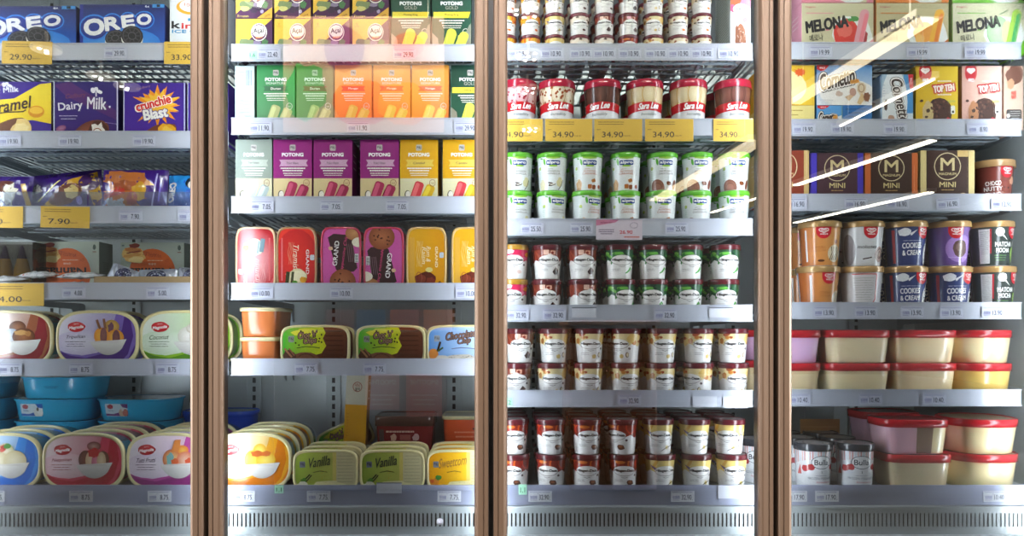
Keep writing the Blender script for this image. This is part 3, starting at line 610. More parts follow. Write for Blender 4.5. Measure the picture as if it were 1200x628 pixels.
# ---- round tubs
def hd(kind):
    def f(a):
        a.rect(0,0,1,1,'f0eeec'); y0 = .58
        top = {'choc':'7c2c20','mint':'2c5c3c','maca':'e8d49c','cara':'8e2a20','van':'e8cc78','straw':'d42a58','belg':'7a2438','cook':'ecdcc8','dulce':'e8d8b8','swirl':'e8a428'}[kind]
        a.rect(0,y0+.06,1,1,top); rn = random.Random(hash(kind) % 99 if 0 else len(kind)*7+ord(kind[0]))
        a.poly([(0,y0+.08),(0,y0),(.1,y0-.05),(.2,y0+.05),(.3,y0-.02),(.42,y0-.1),(.58,y0-.1),(.7,y0-.02),(.8,y0+.05),(.9,y0-.05),(1,y0),(1,y0+.08)],top)
        def sc(n, cols, rx, ry, sh='b', ylo=.66):
            for i in range(n):
                x, y = rn.random(), ylo+(1-ylo)*rn.random(); c = cols[i % len(cols)]
                if sh == 'b': a.blob(x,y,rx*(.6+.8*rn.random()),ry*(.6+.8*rn.random()),c,i,10,.25,i > 0)
                elif sh == 'r': a.rect(x-rx,y-ry,x+rx,y+ry,c,i > 0,rot=rn.random()*90)
                else: a.ell(x,y,rx,ry,c,rn.random()*180,i > 0,10)
        if kind in ('choc','belg'):
            a.rect(0,.62,1,1,('8e3a28','6a2218','u')); a.rrect(.44,.87,.10,.16,.02,'ecc0ac'); a.rrect(.56,.86,.10,.14,.03,'e2a48c'); a.blob(.55,.85,.03,.05,'8a2c1c',3); a.blob(.50,.74,.06,.08,'f0e0d4',5); a.poly([(.2,.95),(.3,.62),(.36,.7)],'a04a34')
        if kind == 'belg': a.rrect(.44,.87,.10,.16,.02,'d890a0')
        if kind == 'mint': sc(9,['4a9a3a','6ab84a','2f7a34'],.12,.05,'e'); sc(5,['1c4030','8ad05a'],.06,.04,'e')
        if kind == 'maca': sc(5,['9a4424','a85030'],.055,.07); sc(6,['e8c878','e0d08a','c88038'],.05,.06); a.blob(.24,.72,.05,.1,'b87838',3); a.blob(.76,.80,.08,.16,'e4c070',5)
        if kind == 'cara':
            for i in range(6): a.ring(.15+.16*i,.84,.10,.12,['d86428','c83c28','a82c30'][i % 3],.05,30*i,20,220,12,i > 0)
            a.ell(.42,.9,.09,.05,'e07830')
        if kind == 'swirl':
            for i in range(7): a.ring(.12+.13*i,.84,.08,.14,['d83a2c','f0c040','e0582c'][i % 3],.07,25*i,20,240,12,i > 0)
        if kind == 'van': sc(9,['d8a848','e8c060','f4e4a8'],.12,.05,'e'); a.poly([(.2,.8),(.3,.62),(.34,.7)],'6a5478'); a.poly([(.72,.72),(.8,.62),(.78,.58)],'3a3470'); a.micro(.3,.7,.98,'3a2c28',1,.03,.02)
        if kind == 'straw': sc(7,['e86a8a','f0a030','c82048'],.07,.07); a.blob(.42,.9,.1,.07,'f4e6ec',3)
        if kind == 'cook': sc(14,['4a2c24','6a4030','a05a38'],.035,.05)
        if kind == 'dulce': sc(8,['8a4a34','3a2a2c','d0a060'],.04,.06)
        # oval plate and name
        for x, r in ((.5,.205),): a.ell(x,.61,r+.006,.172,'4a3a38',n=32); a.ell(x,.616,r,.165,'f2efec',n=32)
        a.text('Häagen-Dazs',.5,.615,.375,.115,'1c181a',bold=.045); a.line([(.44,.405),(.48,.39),(.5,.375),(.52,.39),(.56,.405)],'4a4044',.012)
        a.micro(.31,.47,.31,'8a8484',2,.05,.014,center=False); a.micro(.20,.26,.30,'a8a2a2',5,.05,.008); a.ell(.72,.46,.025,.04,'6a5a5c')
        c = {'choc':'3a2420','mint':'4a9a48','maca':'d8bc78','cara':'5a3424','van':'dcc468','straw':'e8c8c0','belg':'4a2c28','cook':'5a3a30','dulce':'e08038','swirl':'e06a24'}[kind]
        if kind in ('choc','belg'): a.poly([(.56,.22),(.63,.38),(.70,.28),(.68,.14),(.60,.13)],c); a.poly([(.63,.38),(.70,.28),(.66,.24)],'6a4438')
        elif kind == 'mint':
            for q in range(5): a.ell(.60+.025*q,.2+.035*q,.04,.025,['4a9a48','6ab85c'][q % 2],30+q*25,q > 0)
        elif kind == 'maca': a.blob(.57,.2,.045,.07,c,3); a.ell(.68,.25,.032,.09,'5a3a28'); a.ell(.685,.25,.022,.07,'f0e2c0')
        elif kind == 'van': a.star(.62,.22,.06,.12,c,6,.35,4); a.line([(.5,.1),(.6,.2),(.74,.28)],'33261c',.02)
        elif kind == 'cara': a.blob(.62,.22,.07,.10,c,4); a.blob(.61,.25,.04,.04,'9a5c3c',6)
        else: a.blob(.62,.22,.05,.07,c,4)
    return f
def art_sara(pic, swirl, fleck=None):
    def f(a):
        a.rect(0,0,1,1,'e8eaec'); a.rect(0,.5,1,1,pic)
        for i, x in enumerate((.16,.33,.67,.84,.5)): a.ell(x,.80,.105,.22,swirl[0],0,i in (1,2,3),24,c2=swirl[1]); a.ring(x,.80,.105,.22,pic,.014,0,0,360,24); a.ring(x+.01,.80,.07,.16,pic,.007,0,-70,100,12,True)
        if fleck:
            for i in range(34):
                rn = random.Random(i); a.blob(.1+.8*rn.random(),.6+.36*rn.random(),.018,.03,fleck,i,8,.35,i > 0)
        y = .12
        a.poly([(0,.27+y),(.25,.30+y),(.5,.32+y),(.75,.30+y),(1,.27+y),(1,.46+y),(.75,.49+y),(.5,.51+y),(.25,.49+y),(0,.46+y)],'c8202a'); a.text('Sara Lee',.5,.42+y,.32,.14,'ffffff',rot=4,shear=.35,bold=.04)
        a.text('Incredibly',.5,.23+y,.24,.08,'3a3a40',shear=.3); a.micro(.44,.56,.13+y,'5a7aa8',1,.03,.015); a.text('creamy',.5,.07+y,.2,.05,'6a5048')
    return f
def art_alpro(kind):
    def f(a):
        a.rect(0,0,1,1,('dfe6e8','e8eaea','u')); a.poly([(.36,1),(.38,.93),(.5,.90),(.62,.93),(.64,1)],'9ccc4a'); a.ell(.34,.83,.022,.1,'5cae3c',8); a.ell(.28,.93,.03,.02,'5cae3c',-20,True); a.ell(.23,.65,.03,.05,'b8cc6a',-30,True)
        a.rrect(.5,.80,.25,.135,.03,'1f3f86'); a.poly([(.40,.74),(.60,.74),(.5,.69)],'1f3f86',True); a.ell(.5,.705,.08,.028,'9cc848'); a.text('alpro',.5,.80,.22,.11,'f6f8fa',bold=.04)
        ink = {'van':'8a7a6c','caram':'c0623c','hazel':'6a4a40'}[kind]; t = {'van':('MADAGASCAN','VANILLA'),'caram':('ALMOND','CARAMEL'),'hazel':('HAZELNUT','CHOCOLATE')}[kind]
        a.text(t[0],.5,.55,.24,.05,ink,bold=.01); a.text(t[1],.5,.475,.27,.055,ink,bold=.01); a.micro(.4,.5,.61,ink,1,.03,.012); a.micro(.68,.74,.7,'9aa0a2',6,.05,.01); a.micro(.2,.26,.6,'8ab89a',6,.06,.012)
        if kind == 'van': a.blob(.28,.14,.07,.17,'e0d8b8',3); a.blob(.63,.22,.06,.14,'dcd4a0',5); a.line([(.6,.0),(.66,.12),(.70,.3)],'33241c',.02); a.ell(.48,.15,.07,.035,'4a3428',12); a.ell(.49,.165,.05,.02,'e8e0d0',12); a.ell(.45,.2,.05,.02,'5a4438',-8)
        if kind == 'caram': a.blob(.28,.14,.07,.18,'d8b48c',3); a.ring(.28,.14,.04,.1,'b8845c',.012); a.rrect(.5,.10,.08,.13,.03,'b06a34'); a.rrect(.58,.08,.07,.13,.03,'8a4a24'); a.rrect(.57,.27,.08,.1,.03,'b8763c',rot=20); a.ell(.70,.1,.035,.06,'a8583c')
        if kind == 'hazel': a.ell(.34,.08,.13,.24,'8a5c4c',20,c2='a8786a'); a.ring(.34,.06,.08,.15,'6a4034',.012,20); a.blob(.56,.19,.05,.07,'7a4428',4); a.ell(.68,.16,.04,.15,'6e3a2c',-12); a.blob(.54,.06,.06,.05,'e8e0dc',7)
    return f
def heart(a, cx, cy, k, col='f6f0ee'):
    asp = a.W/a.H
    for q in (1, .5):
        P = []
        for i in range(17):
            t = 2*PI*i/16; x, y = 16*math.sin(t)**3/17, (13*math.cos(t)-5*math.cos(2*t)-2*math.cos(3*t)-math.cos(4*t))/17
            P.append((cx+x*.047*k*q, cy+.012*k+y*.034*k*q*min(asp, 1.6)))
        a.line(P, col, .010*k)
    a.text("WALL'S",cx,cy-.058*k,.07*k,.026*k,col,bold=.04)
def badge(a, cx, k=1.0): a.ell(cx,.86,.095*k,.19,'c41c2c',n=26); a.rect(cx-.095*k,.88,cx+.095*k,1,'c41c2c',True); heart(a,cx,.86,1.35)
def art_walls(kind):
    def f(a):
        if kind == 'double':
            a.rect(0,0,1,1,('b45a28','e8b060','u',.2,.55)); a.text('DOUBLE',.41,.46,.14,.06,'a0602c'); a.text('CHOC CHIP',.41,.38,.15,.06,'a0602c'); a.ell(.62,.30,.11,.22,'d8c8a4',c2='efe4cc')
            for i in range(5): a.line([(.54+.03*i,.14),(.58+.03*i,.32),(.56+.035*i,.46)],'4a3024',.018,i > 0)
            a.ell(.64,.60,.03,.06,'9a5c30'); a.ell(.42,.12,.05,.03,'5a3018'); a.rect(.74,.1,.77,.95,'e8e0dc'); a.rect(.20,.1,.23,.9,'e4dcd8')
        if kind == 'mol':
            a.rect(0,0,1,1,('b8b8bc','dedede','u',.2,.5)); a.text('molasses',.46,.47,.26,.09,'2a2426',bold=.02); a.ell(.66,.28,.09,.2,'a89088',c2='c8b4a8'); a.ring(.66,.3,.06,.12,'5a4440',.02); a.ring(.66,.28,.03,.07,'5a4440',.02); a.line([(.4,.16),(.52,.2)],'4a3a38',.03); a.ell(.2,.4,.1,.4,'8a8488')
        if kind == 'back':
            a.rect(0,0,1,1,('d0c8c6','c4c6cc','u',.3,.6)); a.ring(.36,.5,.18,.42,'c43c3c',.03,0,0,360,4) if 0 else a.line([(.25,.92),(.56,.92),(.56,.3),(.50,.12)],'c43a3a',.025); a.micro(.26,.52,.82,'9a9496',10,.06,.012); a.text('Kisses',.76,.45,.12,.08,'2a2426'); a.rect(.46,.02,.56,.18,'eeeae8')
        if kind == 'cookie':
            a.rect(0,0,1,1,('24305e','3c4c86','u')); a.blob(.36,.84,.08,.1,'dfe0e6',3,amp=.1); a.poly([(.42,.8),(.52,.9),(.44,.74)],'dfe0e6'); a.text('COOKIES',.46,.50,.26,.14,'e8e8ee',bold=.03,rot=2); a.text('& CREAM',.46,.32,.26,.13,'e8e8ee',bold=.03,rot=2); a.micro(.34,.6,.62,'a8b0cc',1,.03,.015)
            a.ell(.72,.30,.075,.28,'e8e8ea'); a.poly([(.70,.5),(.74,.78),(.755,.5)],'e8e8ea')
            for i in range(9):
                rn = random.Random(i+3); a.ell(.68+.08*rn.random(),.1+.42*rn.random(),.01,.02,'2a2a30',0,i > 0,8)
            a.rect(.2,.06,.24,.9,'b0303c')
        if kind == 'purple':
            a.rect(0,0,1,1,('4a3474','8a66b0','u',.2,.6)); a.ell(.52,.42,.2,.35,'9a78bc',c2='b494d0'); a.blob(.52,.42,.105,.23,'5e4440',4,amp=.07); a.blob(.50,.46,.05,.1,'78605a',6,amp=.2); a.line([(.36,.2),(.7,.2)],'c0a8d8',.012); a.rect(.76,.4,.79,.95,'ece8ec'); a.rect(.76,.04,.79,.35,'d03838',True); a.ell(.70,.8,.05,.1,'4a3c54')
        if kind == 'matcha':
            a.rect(0,0,1,1,('3a4440','1f2a26','u',.2,.45)); a.rect(.20,.05,.33,.92,'c8c8c8'); a.micro(.21,.32,.85,'8a8a8a',12,.05,.01); a.rect(.33,.3,.35,.92,'b02c38'); a.ell(.45,.84,.055,.11,'ecece4'); a.poly([(.47,.76),(.56,.62),(.50,.76)],'ecece4')
            a.text('MATCHA',.51,.53,.24,.12,'eeeeea',rot=1,bold=.03); a.text('MOCHA',.50,.38,.19,.12,'eeeeea',bold=.03); a.micro(.38,.56,.25,'5a8a4a',3,.06,.015); a.ell(.71,.24,.07,.24,'8ab050',20,c2='b4d07c')
            for i in range(10):
                rn = random.Random(i+13); a.ell(.67+.08*rn.random(),.08+.32*rn.random(),.008,.014,'5a8038',0,i > 0,6)
            a.line([(.66,.5),(.68,.6)],'e8e8e0',.02)
        if kind == 'nutty':
            a.rect(0,0,1,1,('4a2420','9a4a3c','u',.3,.7)); a.blob(.62,.3,.18,.3,'8a4438',4); a.text('CHOCO',.40,.54,.2,.11,'ece4e0',bold=.03,rot=2); a.text('NUTTY',.40,.40,.24,.11,'ece4e0',bold=.03,rot=2); a.text('CRUNCH',.41,.26,.24,.11,'ece4e0',bold=.03,rot=2); a.blob(.68,.6,.05,.1,'d8a080',5)
            for i in range(30):
                rn = random.Random(i+33); a.blob(.3+.5*rn.random(),.02+.3*rn.random()+.3*(rn.random() if i > 15 else 0),.012,.02,['3a1c18','b06a50'][i % 2],i,7,.3,i > 0)
        if kind != 'back': badge(a, {'double':.45,'mol':.5,'cookie':.62,'purple':.45,'matcha':.66,'nutty':.58}[kind])
    return f
def art_bulla(a):
    a.rect(0,0,1,1,'dde0e6')
    for i in range(26): a.rect(.02+.038*i,.45,.035+.038*i,1,['d88a84','c8d4e0','e8b0a8'][i % 3],i > 0)
    a.ell(.5,.42,.5,.34,'e4e6ea'); a.ell(.5,.68,.155,.17,'33404e',n=28); a.ell(.5,.68,.145,.155,'eceef0',n=28); a.text('Bulla',.5,.68,.22,.14,'2c3440',bold=.02)
    for x in (.26,.34,.7,.78): a.blob(x,.52+(.03 if x in (.34,.7) else 0),.055,.08,'b83038',int(x*100),amp=.12,same=x > .3)
    a.text('FROZEN YOGHURT',.5,.27,.40,.06,'5a6068'); a.text('Strawberry',.54,.17,.24,.06,'c84a48',shear=.3); a.line([(.5,.46),(.5,.4)],'6a7078',.015); a.micro(.4,.6,.34,'8a9098',1,.03,.01); a.poly([(.12,.35),(.18,.62),(.2,.36)],'d0605c')
def art_hdstick(a):
    a.rect(0,0,1,1,'f0eef0'); a.rect(0,.60,1,1,('c8507a','e8a0b8','u')); a.blob(.25,.74,.3,.12,'b86038',5); a.poly([(0,.62),(0,.56),(.15,.54),(.12,.62)],'c8507a'); a.ell(.52,.58,.40,.075,'f6f4f2'); a.ring(.52,.58,.40,.075,'4a3a3a',.006,0,180,360); a.text('Häagen-Dazs',.52,.585,.62,.035,'2e2a2c',bold=.02)
    a.micro(.1,.5,.46,'9a9496',2,.03,.012); a.blob(.72,.45,.13,.035,'a89a98',3); a.ell(.5,.16,.28,.24,'a0684c'); a.rect(.24,0,.78,.2,'a0684c',True); a.ell(.36,.2,.12,.18,'8a5438',5)
    for i in range(60):
        rn = random.Random(i); a.ell(.3+.45*rn.random(),.02+.32*rn.random(),.02,.008,['e0c0b0','6a3c2c'][i % 2],30,i > 0,6)
def side_hdstick(a): a.rect(0,0,1,1,'c6d0cc'); a.micro(.12,.85,.95,'7a9088',26,.035,.01,center=False); a.rect(.1,.42,.85,.425,'8aa098')
def art_melona(bg, acc, fruit, stick):
    def f(a):
        a.rect(0,0,1,1,bg); a.poly([(0,0),(.75,.0),(.75,.16),(.5,.14),(0,.05)],acc); a.blob(.72,.36,.28,.42,'e4e8e4',4,amp=.12); a.poly([(.9,.0),(1,0),(1,.3),(.95,.25),(.92,.12)],acc)
        if fruit == 'straw': a.blob(.62,.40,.18,.30,'d23a30',3,amp=.04); a.blob(.60,.46,.1,.14,'e0685a',5); a.blob(.72,.68,.07,.05,'4a8a44',5,amp=.4); a.poly([(.84,.2),(.86,.5),(.92,.4),(.9,.2)],'a02c34')
        elif fruit == 'mango': a.blob(.66,.42,.14,.2,'e89a3c',5,amp=.1); a.blob(.6,.3,.06,.1,'f0b860',2)
        else: a.ell(.62,.44,.16,.3,'a8cc9c',c2='c4e0b8'); a.ring(.62,.44,.15,.28,'8ab484',.012); a.ell(.74,.42,.07,.24,'e0e8a0'); a.line([(.64,.78),(.75,.86)],'6a8a64',.02)
        a.rrect(.83,.48,.13,.82,.1,stick[0],rot=-12); a.rrect(.855,.46,.055,.7,.05,stick[1],rot=-12)
        a.text('MELONA',.35,.585,.60,.24,'1c1a1c',rot=9,bold=.05,shear=.05); a.text('메로나',.20,.32,.19,.13,'3a3432',rot=7,bold=.01); a.micro(.05,.45,.80,acc,1,.03,.018); a.text('binggrae',.12,.92,.14,.04,'b04a5a',bold=.02)
        a.rect(.33,.46,.38,.475,acc)
    return f
ME_S = art_melona('c6c09c','dc8494','straw',('dc9aa4','e8808c')); ME_M = art_melona('beb48a','d87a28','mango',('e8ac28','dc7a18')); ME_G = art_melona('cccaa8','6ab42c','melon',('a8d04c','4ab464'))
def side_plain(c): return lambda a: (a.rect(0,0,1,1,c), a.micro(.2,.8,.8,'f0e8e0',3,.1,.01))
def art_cornetto(a):
    a.rect(0,0,1,1,('e8eaec','4a90cc','v',.35,1)); a.rect(0,0,.3,1,('e0e4e8','3a86c8','v',.2,.9)); a.ell(.55,.30,.5,.35,'ece8e2'); corn_word(a,.37,.66,.62,.42,14); badge_flag(a,.09); a.text('chocolate',.68,.60,.16,.12,'e0a040',rot=10,bold=.14); a.text('mini',.68,.6,.12,.07,'b05a1c',rot=10)
    a.blob(.40,.28,.06,.07,'c8b0a0',2); a.blob(.65,.32,.06,.11,'b89080',4,amp=.05); a.poly([(.58,.1),(.66,.22),(.6,.26),(.5,.2)],'d0b08c'); a.blob(.80,.42,.08,.16,'dcc8a8',6); a.ring(.80,.42,.05,.1,'a07858',.02); a.poly([(.72,.05),(.80,.3),(.9,.2),(.78,0)],'d8b888'); a.blob(.9,.20,.06,.12,'8a5a40',8); a.micro(.05,.3,.12,'a0a4a8',3,.05,.012)
def badge_flag(a, x): a.poly([(x-.09,1),(x+.13,1),(x+.10,.93),(x+.04,.86),(x-.02,.85),(x-.09,.9)],'c8242e'); a.text("WALL'S",x+.01,.93,.1,.05,'f6eeee',bold=.03)
def corn_word(a, cx, cy, w, h, rot):
    r = math.radians(rot)
    a.text('Cornetto',cx,cy,w*1.12,h*1.2,'2a2420',rot=rot,shear=.2,bold=.10); a.text('Cornetto',cx,cy,w*1.1,h*1.12,'f2ece6',rot=rot,shear=.2,bold=.075); a.text('Cornetto',cx,cy,w*1.04,h,'3c2c26',rot=rot,shear=.2,bold=.03)
def art_cornetto_low(a): a.rect(0,0,1,1,'e4e8ec'); a.rect(.45,0,1,1,'2f6fae'); a.poly([(0,1),(.45,1),(.45,.6),(0,.3)],'5a9cd4'); corn_word(a,.2,.5,.32,.5,6); a.micro(.52,.92,.85,'16365a',5,.15,.03); badge_flag(a,.1); a.text('mini',.33,.52,.08,.2,'e09a3c',bold=.1); a.rect(.45,0,.46,1,'88a880')
def art_corn_tall(a):
    a.rect(0,0,1,1,('9ab8cc','dfe6ea','v',.95,.5)); a.rect(.7,.3,1,1,'4a90c8'); a.ell(.4,.5,.42,.6,'dde2e6'); corn_word(a,.60,.52,1.4,.20,-78); a.poly([(.84,1),(1,1),(1,.68),(.9,.74),(.86,.85)],'c8242e'); a.text("WALL'S",.93,.88,.2,.05,'f6eeee',rot=-90); a.blob(.57,.12,.11,.08,'e0942c',4,amp=.08); a.text('mini',.57,.12,.15,.05,'fff0d8',rot=-80)
    a.blob(.12,.45,.06,.1,'4a342c',3); a.poly([(.0,.02),(.22,.24),(.35,.2),(.12,0)],'d0aa78'); a.blob(.3,.22,.1,.05,'b89078',4); a.blob(.45,.06,.16,.06,'c8a080',6); a.micro(.02,.1,.8,'8a98a4',6,.05,.01)
def side_corntall(a): a.rect(0,0,1,1,'b8c8d0'); a.blob(.5,.5,.3,.12,'4a342c',3); a.micro(.2,.8,.85,'7a8a94',5,.05,.01)
def art_topten(bg, hi):
    def f(a):
        a.rect(0,0,1,1,(bg,hi,'u')); a.rrect(.22,.90,.30,.30,.12,'c0202c'); heart(a,.22,.90,2.1); a.text('TOP TEN',.66,.65,.56,.15,'c8242c',rot=7,bold=.12); a.text('TOP TEN',.66,.65,.50,.11,'fbeee4',rot=7,bold=.05); a.micro(.5,.85,.76,'f4e4c8',1,.03,.02); a.micro(.5,.85,.55,'f4e4c8',1,.03,.02)
        a.blob(.50,.18,.34,.34,'4a2c22',4,amp=.06,rot=-20); a.blob(.28,.26,.14,.20,'c8b07c' if bg != 'cfa090' else 'b88058',7,amp=.12)
        for i in range(26):
            rn = random.Random(i+3); a.blob(.32+.36*rn.random(),.06+.4*rn.random(),.025,.018,['6e4838','34201a'][i % 2],i,7,.3,i > 0)
        a.blob(.28,.30,.05,.03,'4a3428',3); a.blob(.24,.2,.04,.02,'4a3428',8); a.blob(.12,.45,.04,.02,'4a2c22',5); a.poly([(.62,.11),(.75,.2),(.88,.15),(.9,.05),(.75,.03)],'c8282e'); a.text('POP',.76,.11,.16,.05,'fbeee4',rot=-8,bold=.04); a.rrect(.87,.31,.10,.13,.02,'e8e6e4'); a.ell(.87,.28,.03,.02,'3a3a3a'); a.text('NEW',.84,.44,.18,.04,'e8d060' if bg == 'cfa090' else 'a8b86a',bold=.03)
    return f
def art_topside(a):
    a.rect(0,0,1,1,'dcb8a4'); a.blob(.55,.86,.42,.16,'7a5244',5); a.blob(.35,.72,.2,.08,'c89a78',3); a.text('TOP TEN',.5,.55,.7*.6,.08,'e8685a',rot=-90,bold=.1); a.rrect(.52,.22,.8,.20,.03,'4a4644'); a.micro(.3,.85,.29,'c8c4c0',5,.035,.01); a.ell(.22,.22,.09,.035,'e8e4e0')
def art_conebox(a):
    a.rect(0,0,1,1,('e8b020','f0c83a','u')); a.ell(.35,.45,.5,.45,'f0e4a8'); a.text('Cornetto',.0,.72,.7,.2,'2a2420',rot=10,bold=.1); a.text('Cornetto',.0,.72,.66,.17,'f0eae2',rot=10,bold=.03); a.text('mini',.3,.55,.3,.12,'e08a20',rot=10,bold=.1); a.star(.72,.82,.14,.12,'e06028',10,.6,3); a.blob(.42,.35,.13,.16,'a07038',5); a.poly([(.25,0),(.38,.28),(.55,.25),(.6,0)],'d8a050'); a.blob(.2,.2,.12,.15,'8a5a40',8)
def art_conebox_low(a): a.rect(0,0,1,1,'ead88c'); a.micro(.0,.8,.8,'a89048',4,.18,.04); a.rect(0,.0,1,.05,'d8b030')
def art_magnum(bg, edge, foot, edge2=None):
    def f(a):
        a.rect(0,0,1,1,bg); a.rect(0,0,.11,1,edge); a.rect(.89,0,1,1,edge2 or edge,True); a.rect(.11,0,.125,1,'2a1812'); a.ring(.5,.70,.24,.25,'d8c8a0',.018); a.text('M',.5,.74,.26,.24,'e0cc98',bold=.02); a.text('MAGNUM',.5,.56,.32,.05,'e0cc98',bold=.02); a.text('MINI',.5,.36,.30,.10,'e0cc90',bold=.02); a.micro(.38,.62,.26,'c8a468',1,.03,.014)
        for i in range(18):
            rn = random.Random(i+9); a.blob(.16+.68*rn.random(),.02+.16*rn.random(),.045,.03,foot[i % len(foot)],i,8,.3,i > 0)
        a.rect(.68,.88,.88,1,'d0b070') if bg == '3c2218' else None
    return f
# ================================================================ the freezer
BRONZE = mat('bronze door frame', .38, metal=.35, col='5a483b', bump=.08, scale=500, var=.1)
BRONZED = mat('bronze groove', .5, metal=.3, col='5c4034', var=.1)
GASK = mat('black rubber gasket', .6, col='15120f', var=.2)
STEEL = mat('grey mullion metal', .35, metal=.5, col='5a5c60', var=.1)
WHITE = mat('white enamelled panel', .4, col='b9c0c2', bump=.05, scale=40, var=.05)
GREY = mat('grey liner panel', .32, metal=.25, col='b0b8ba', bump=.08, scale=18, var=.12)
WIRE = mat('coated shelf wire', .35, col='8c99a2', var=.05)
RAIL = mat('pale price rail', .35, col='b8bcc8', bump=.03, scale=30, var=.03, coat=.2)
DARK = mat('dark duct', .8, col='1c1512', var=.3)
GLASS = clear_mat('door glass', 'f4f7f6', 1.5, boost=3.2)
CLEARR = clear_mat('clear bluish rail', 'dee2f4', 1.5, haze=.5, hazecol='ccd2ec')
CLEARP = clear_mat('clear plastic sheet', 'e6ecf4', 1.5, haze=.10, hazecol='dfe6f2')
LED = mat('led diffuser', col='eef4ff', emit=17.0)
XB = [-2.35, -1.569, -.786, -.004, .778, 1.562]
XL, XR = -2.38, 1.652
fz = empty('display_freezer', (0,0,0)); tag(fz, 'long upright display freezer with bronze-framed glass doors holding ice cream', 'freezer')
mb = MB(); W_ = (1,1,1)
mb.box(XL,XR,.86,.90,.16,2.4,W_); mb.build('back_panel', GREY, fz)
for x in (XL, XR):
    mb = MB(); mb.box(x-.03 if x < 0 else x, x if x < 0 else x+.03, .05,.90,.16,2.4,W_); mb.build('side_panel', GREY, fz)
mb = MB(); mb.box(XL,XR,.05,.90,2.36,2.4,W_); mb.build('top_panel', WHITE, fz)
mb = MB(); mb.box(XL-.03,XR+.03,-.0,.90,2.405,2.62,W_,bev=.01); mb.build('fascia', STEEL, fz)
mb = MB(); mb.box(XL-.03,XR+.03,.0,.90,.0,.155,W_,bev=.006); mb.build('kick_plate', STEEL, fz)
mb = MB(); mb.box(XL,XR,.165,.858,.500,.515,W_); mb.box(XL,XR,.165,.175,.4775,.5300,W_,bev=.002); mb.box(XL,XR,.146,.175,.470,.4775,W_,bev=.001); mb.build('base_deck', WHITE, fz)
# slotted riser and slotted floor of the air return
mb = MB(); y0, y1 = .148, .152; zt, zb, s1, s0 = .4695, .395, .458, .417; p = .0124; n = int((XR-XL)/p)
mb.box(XL,XR,y0,y1,s1,zt,W_); mb.box(XL,XR,y0,y1,zb,s0,W_)
for i in range(n+1):
    x = XL+i*p; mb.box(x-.0037,x+.0037,y0,y1,s0,s1,W_)
    for zz, sg in ((s0, 1), (s1, -1)):
        for sx in (-1, 1): mb.mesh([(x+sx*.0037,y0,zz),(x+sx*.0055,y0,zz),(x+sx*.0037,y0,zz+sg*.0025)],[(0,1,2),(2,1,0)],W_)
mb.build('slotted_riser', WHITE, fz)
mb = MB(); z0, z1 = .392, .3945; a0, a1 = .055, .135
mb.box(XL,XR,a1,y1,z0,z1,W_); mb.box(XL,XR,.03,a0,z0,z1,W_)
for i in range(n+1):
    x = XL+i*p; mb.box(x-.0037,x+.0037,a0,a1,z0,z1,W_)
mb.build('floor_grille', WHITE, fz)
mb = MB(); mb.box(XL,XR,.155,.158,.30,.4765,W_); mb.box(XL,XR,.03,.155,.30,.305,W_); mb.build('air_duct', DARK, fz)
mb = MB(); mb.box(XL,XR,.1505,.1535,.4805,.5395,W_); mb.build('clear_price_channel', CLEARR, fz)
# slotted uprights on the back wall
for x in (-2.2,-1.72,-1.40,-.93,-.62,-.15,.16,.63,.94,1.42):
    mb = MB(); mb.box(x-.028,x+.028,.852,.8595,.53,2.3,lin('aab4b6'),bev=.002)
    k = .55
    while k < 2.28: mb.box(x-.006,x+.006,.8512,.8522,k,k+.02,lin('14181a')); k += .034
    mb.build('slotted_upright', mat('upright metal', .4, metal=.3), fz)
# mullions behind the posts with an LED strip on each
for x in XB:
    mb = MB(); mb.box(x-.026,x+.026,.056,.088,.17,2.35,W_,bev=.004)
    m = mb.build('mullion', STEEL, fz)
    mb = MB()
    V = [(x-.022,.0885),(x+.022,.0885),(x,.112)]
    for (a, b) in ((0, 2), (2, 1)):
        mb.mesh([(V[a][0],V[a][1],.30),(V[b][0],V[b][1],.30),(V[b][0],V[b][1],2.3),(V[a][0],V[a][1],2.3)],[(0,3,2,1) if a == 0 else (0,3,2,1)],W_)
    mb.build('led_strip', LED, m)
# doors
def stile(xa, xb, inner):
    """one upright of a door frame; inner = +1 when the glass lies on its right"""
    mb = MB(); s = inner; w = xb-xa
    o = xa if s > 0 else xb      # the gap side
    P = [(0,.004),(.003,0),(.011,0),(.012,.0025),(.014,.0025),(.015,0),(.028,-.001),(.033,.001),(.0365,.006),(w,.012),(w,.046),(0,.046)]
    P = [(o+s*a, b) for a, b in P]
    if s < 0: P.reverse()
    mb.rings([[(a,b,.17) for a,b in P], [(a,b,2.395) for a,b in P]], W_, 0, False, W_, W_)
    return mb
for k in range(0, 5):
    a, b = XB[k]+.007, XB[k+1]-.007; w = .0385
    mb = MB()
    for m_ in (stile(a, a+w, 1), stile(b-w, b, -1)):
        off = len(mb.v); mb.v += m_.v; mb.f += [tuple(off+i for i in f) for f in m_.f]; mb.c += m_.c; mb.m += m_.m; mb.s += m_.s
    mb.box(a+w,b-w,.002,.046,.17,.235,W_,bev=.003); mb.box(a+w,b-w,.002,.046,2.32,2.395,W_,bev=.003)
    d = mb.build('door', BRONZE, fz)
    mb = MB(); mb.box(a+w-.004,b-w+.004,.020,.024,.23,2.325,W_); mb.build('glass_pane', GLASS, d)
    mb = MB()
    for xx in (a+.004, b-.012): mb.box(xx,xx+.008,.0465,.0555,.18,2.39,W_)
    mb.box(a+.013,b-.013,.0465,.0555,.18,.188,W_); mb.box(a+.013,b-.013,.0465,.0555,2.382,2.39,W_)
    mb.build('gasket', GASK, d)

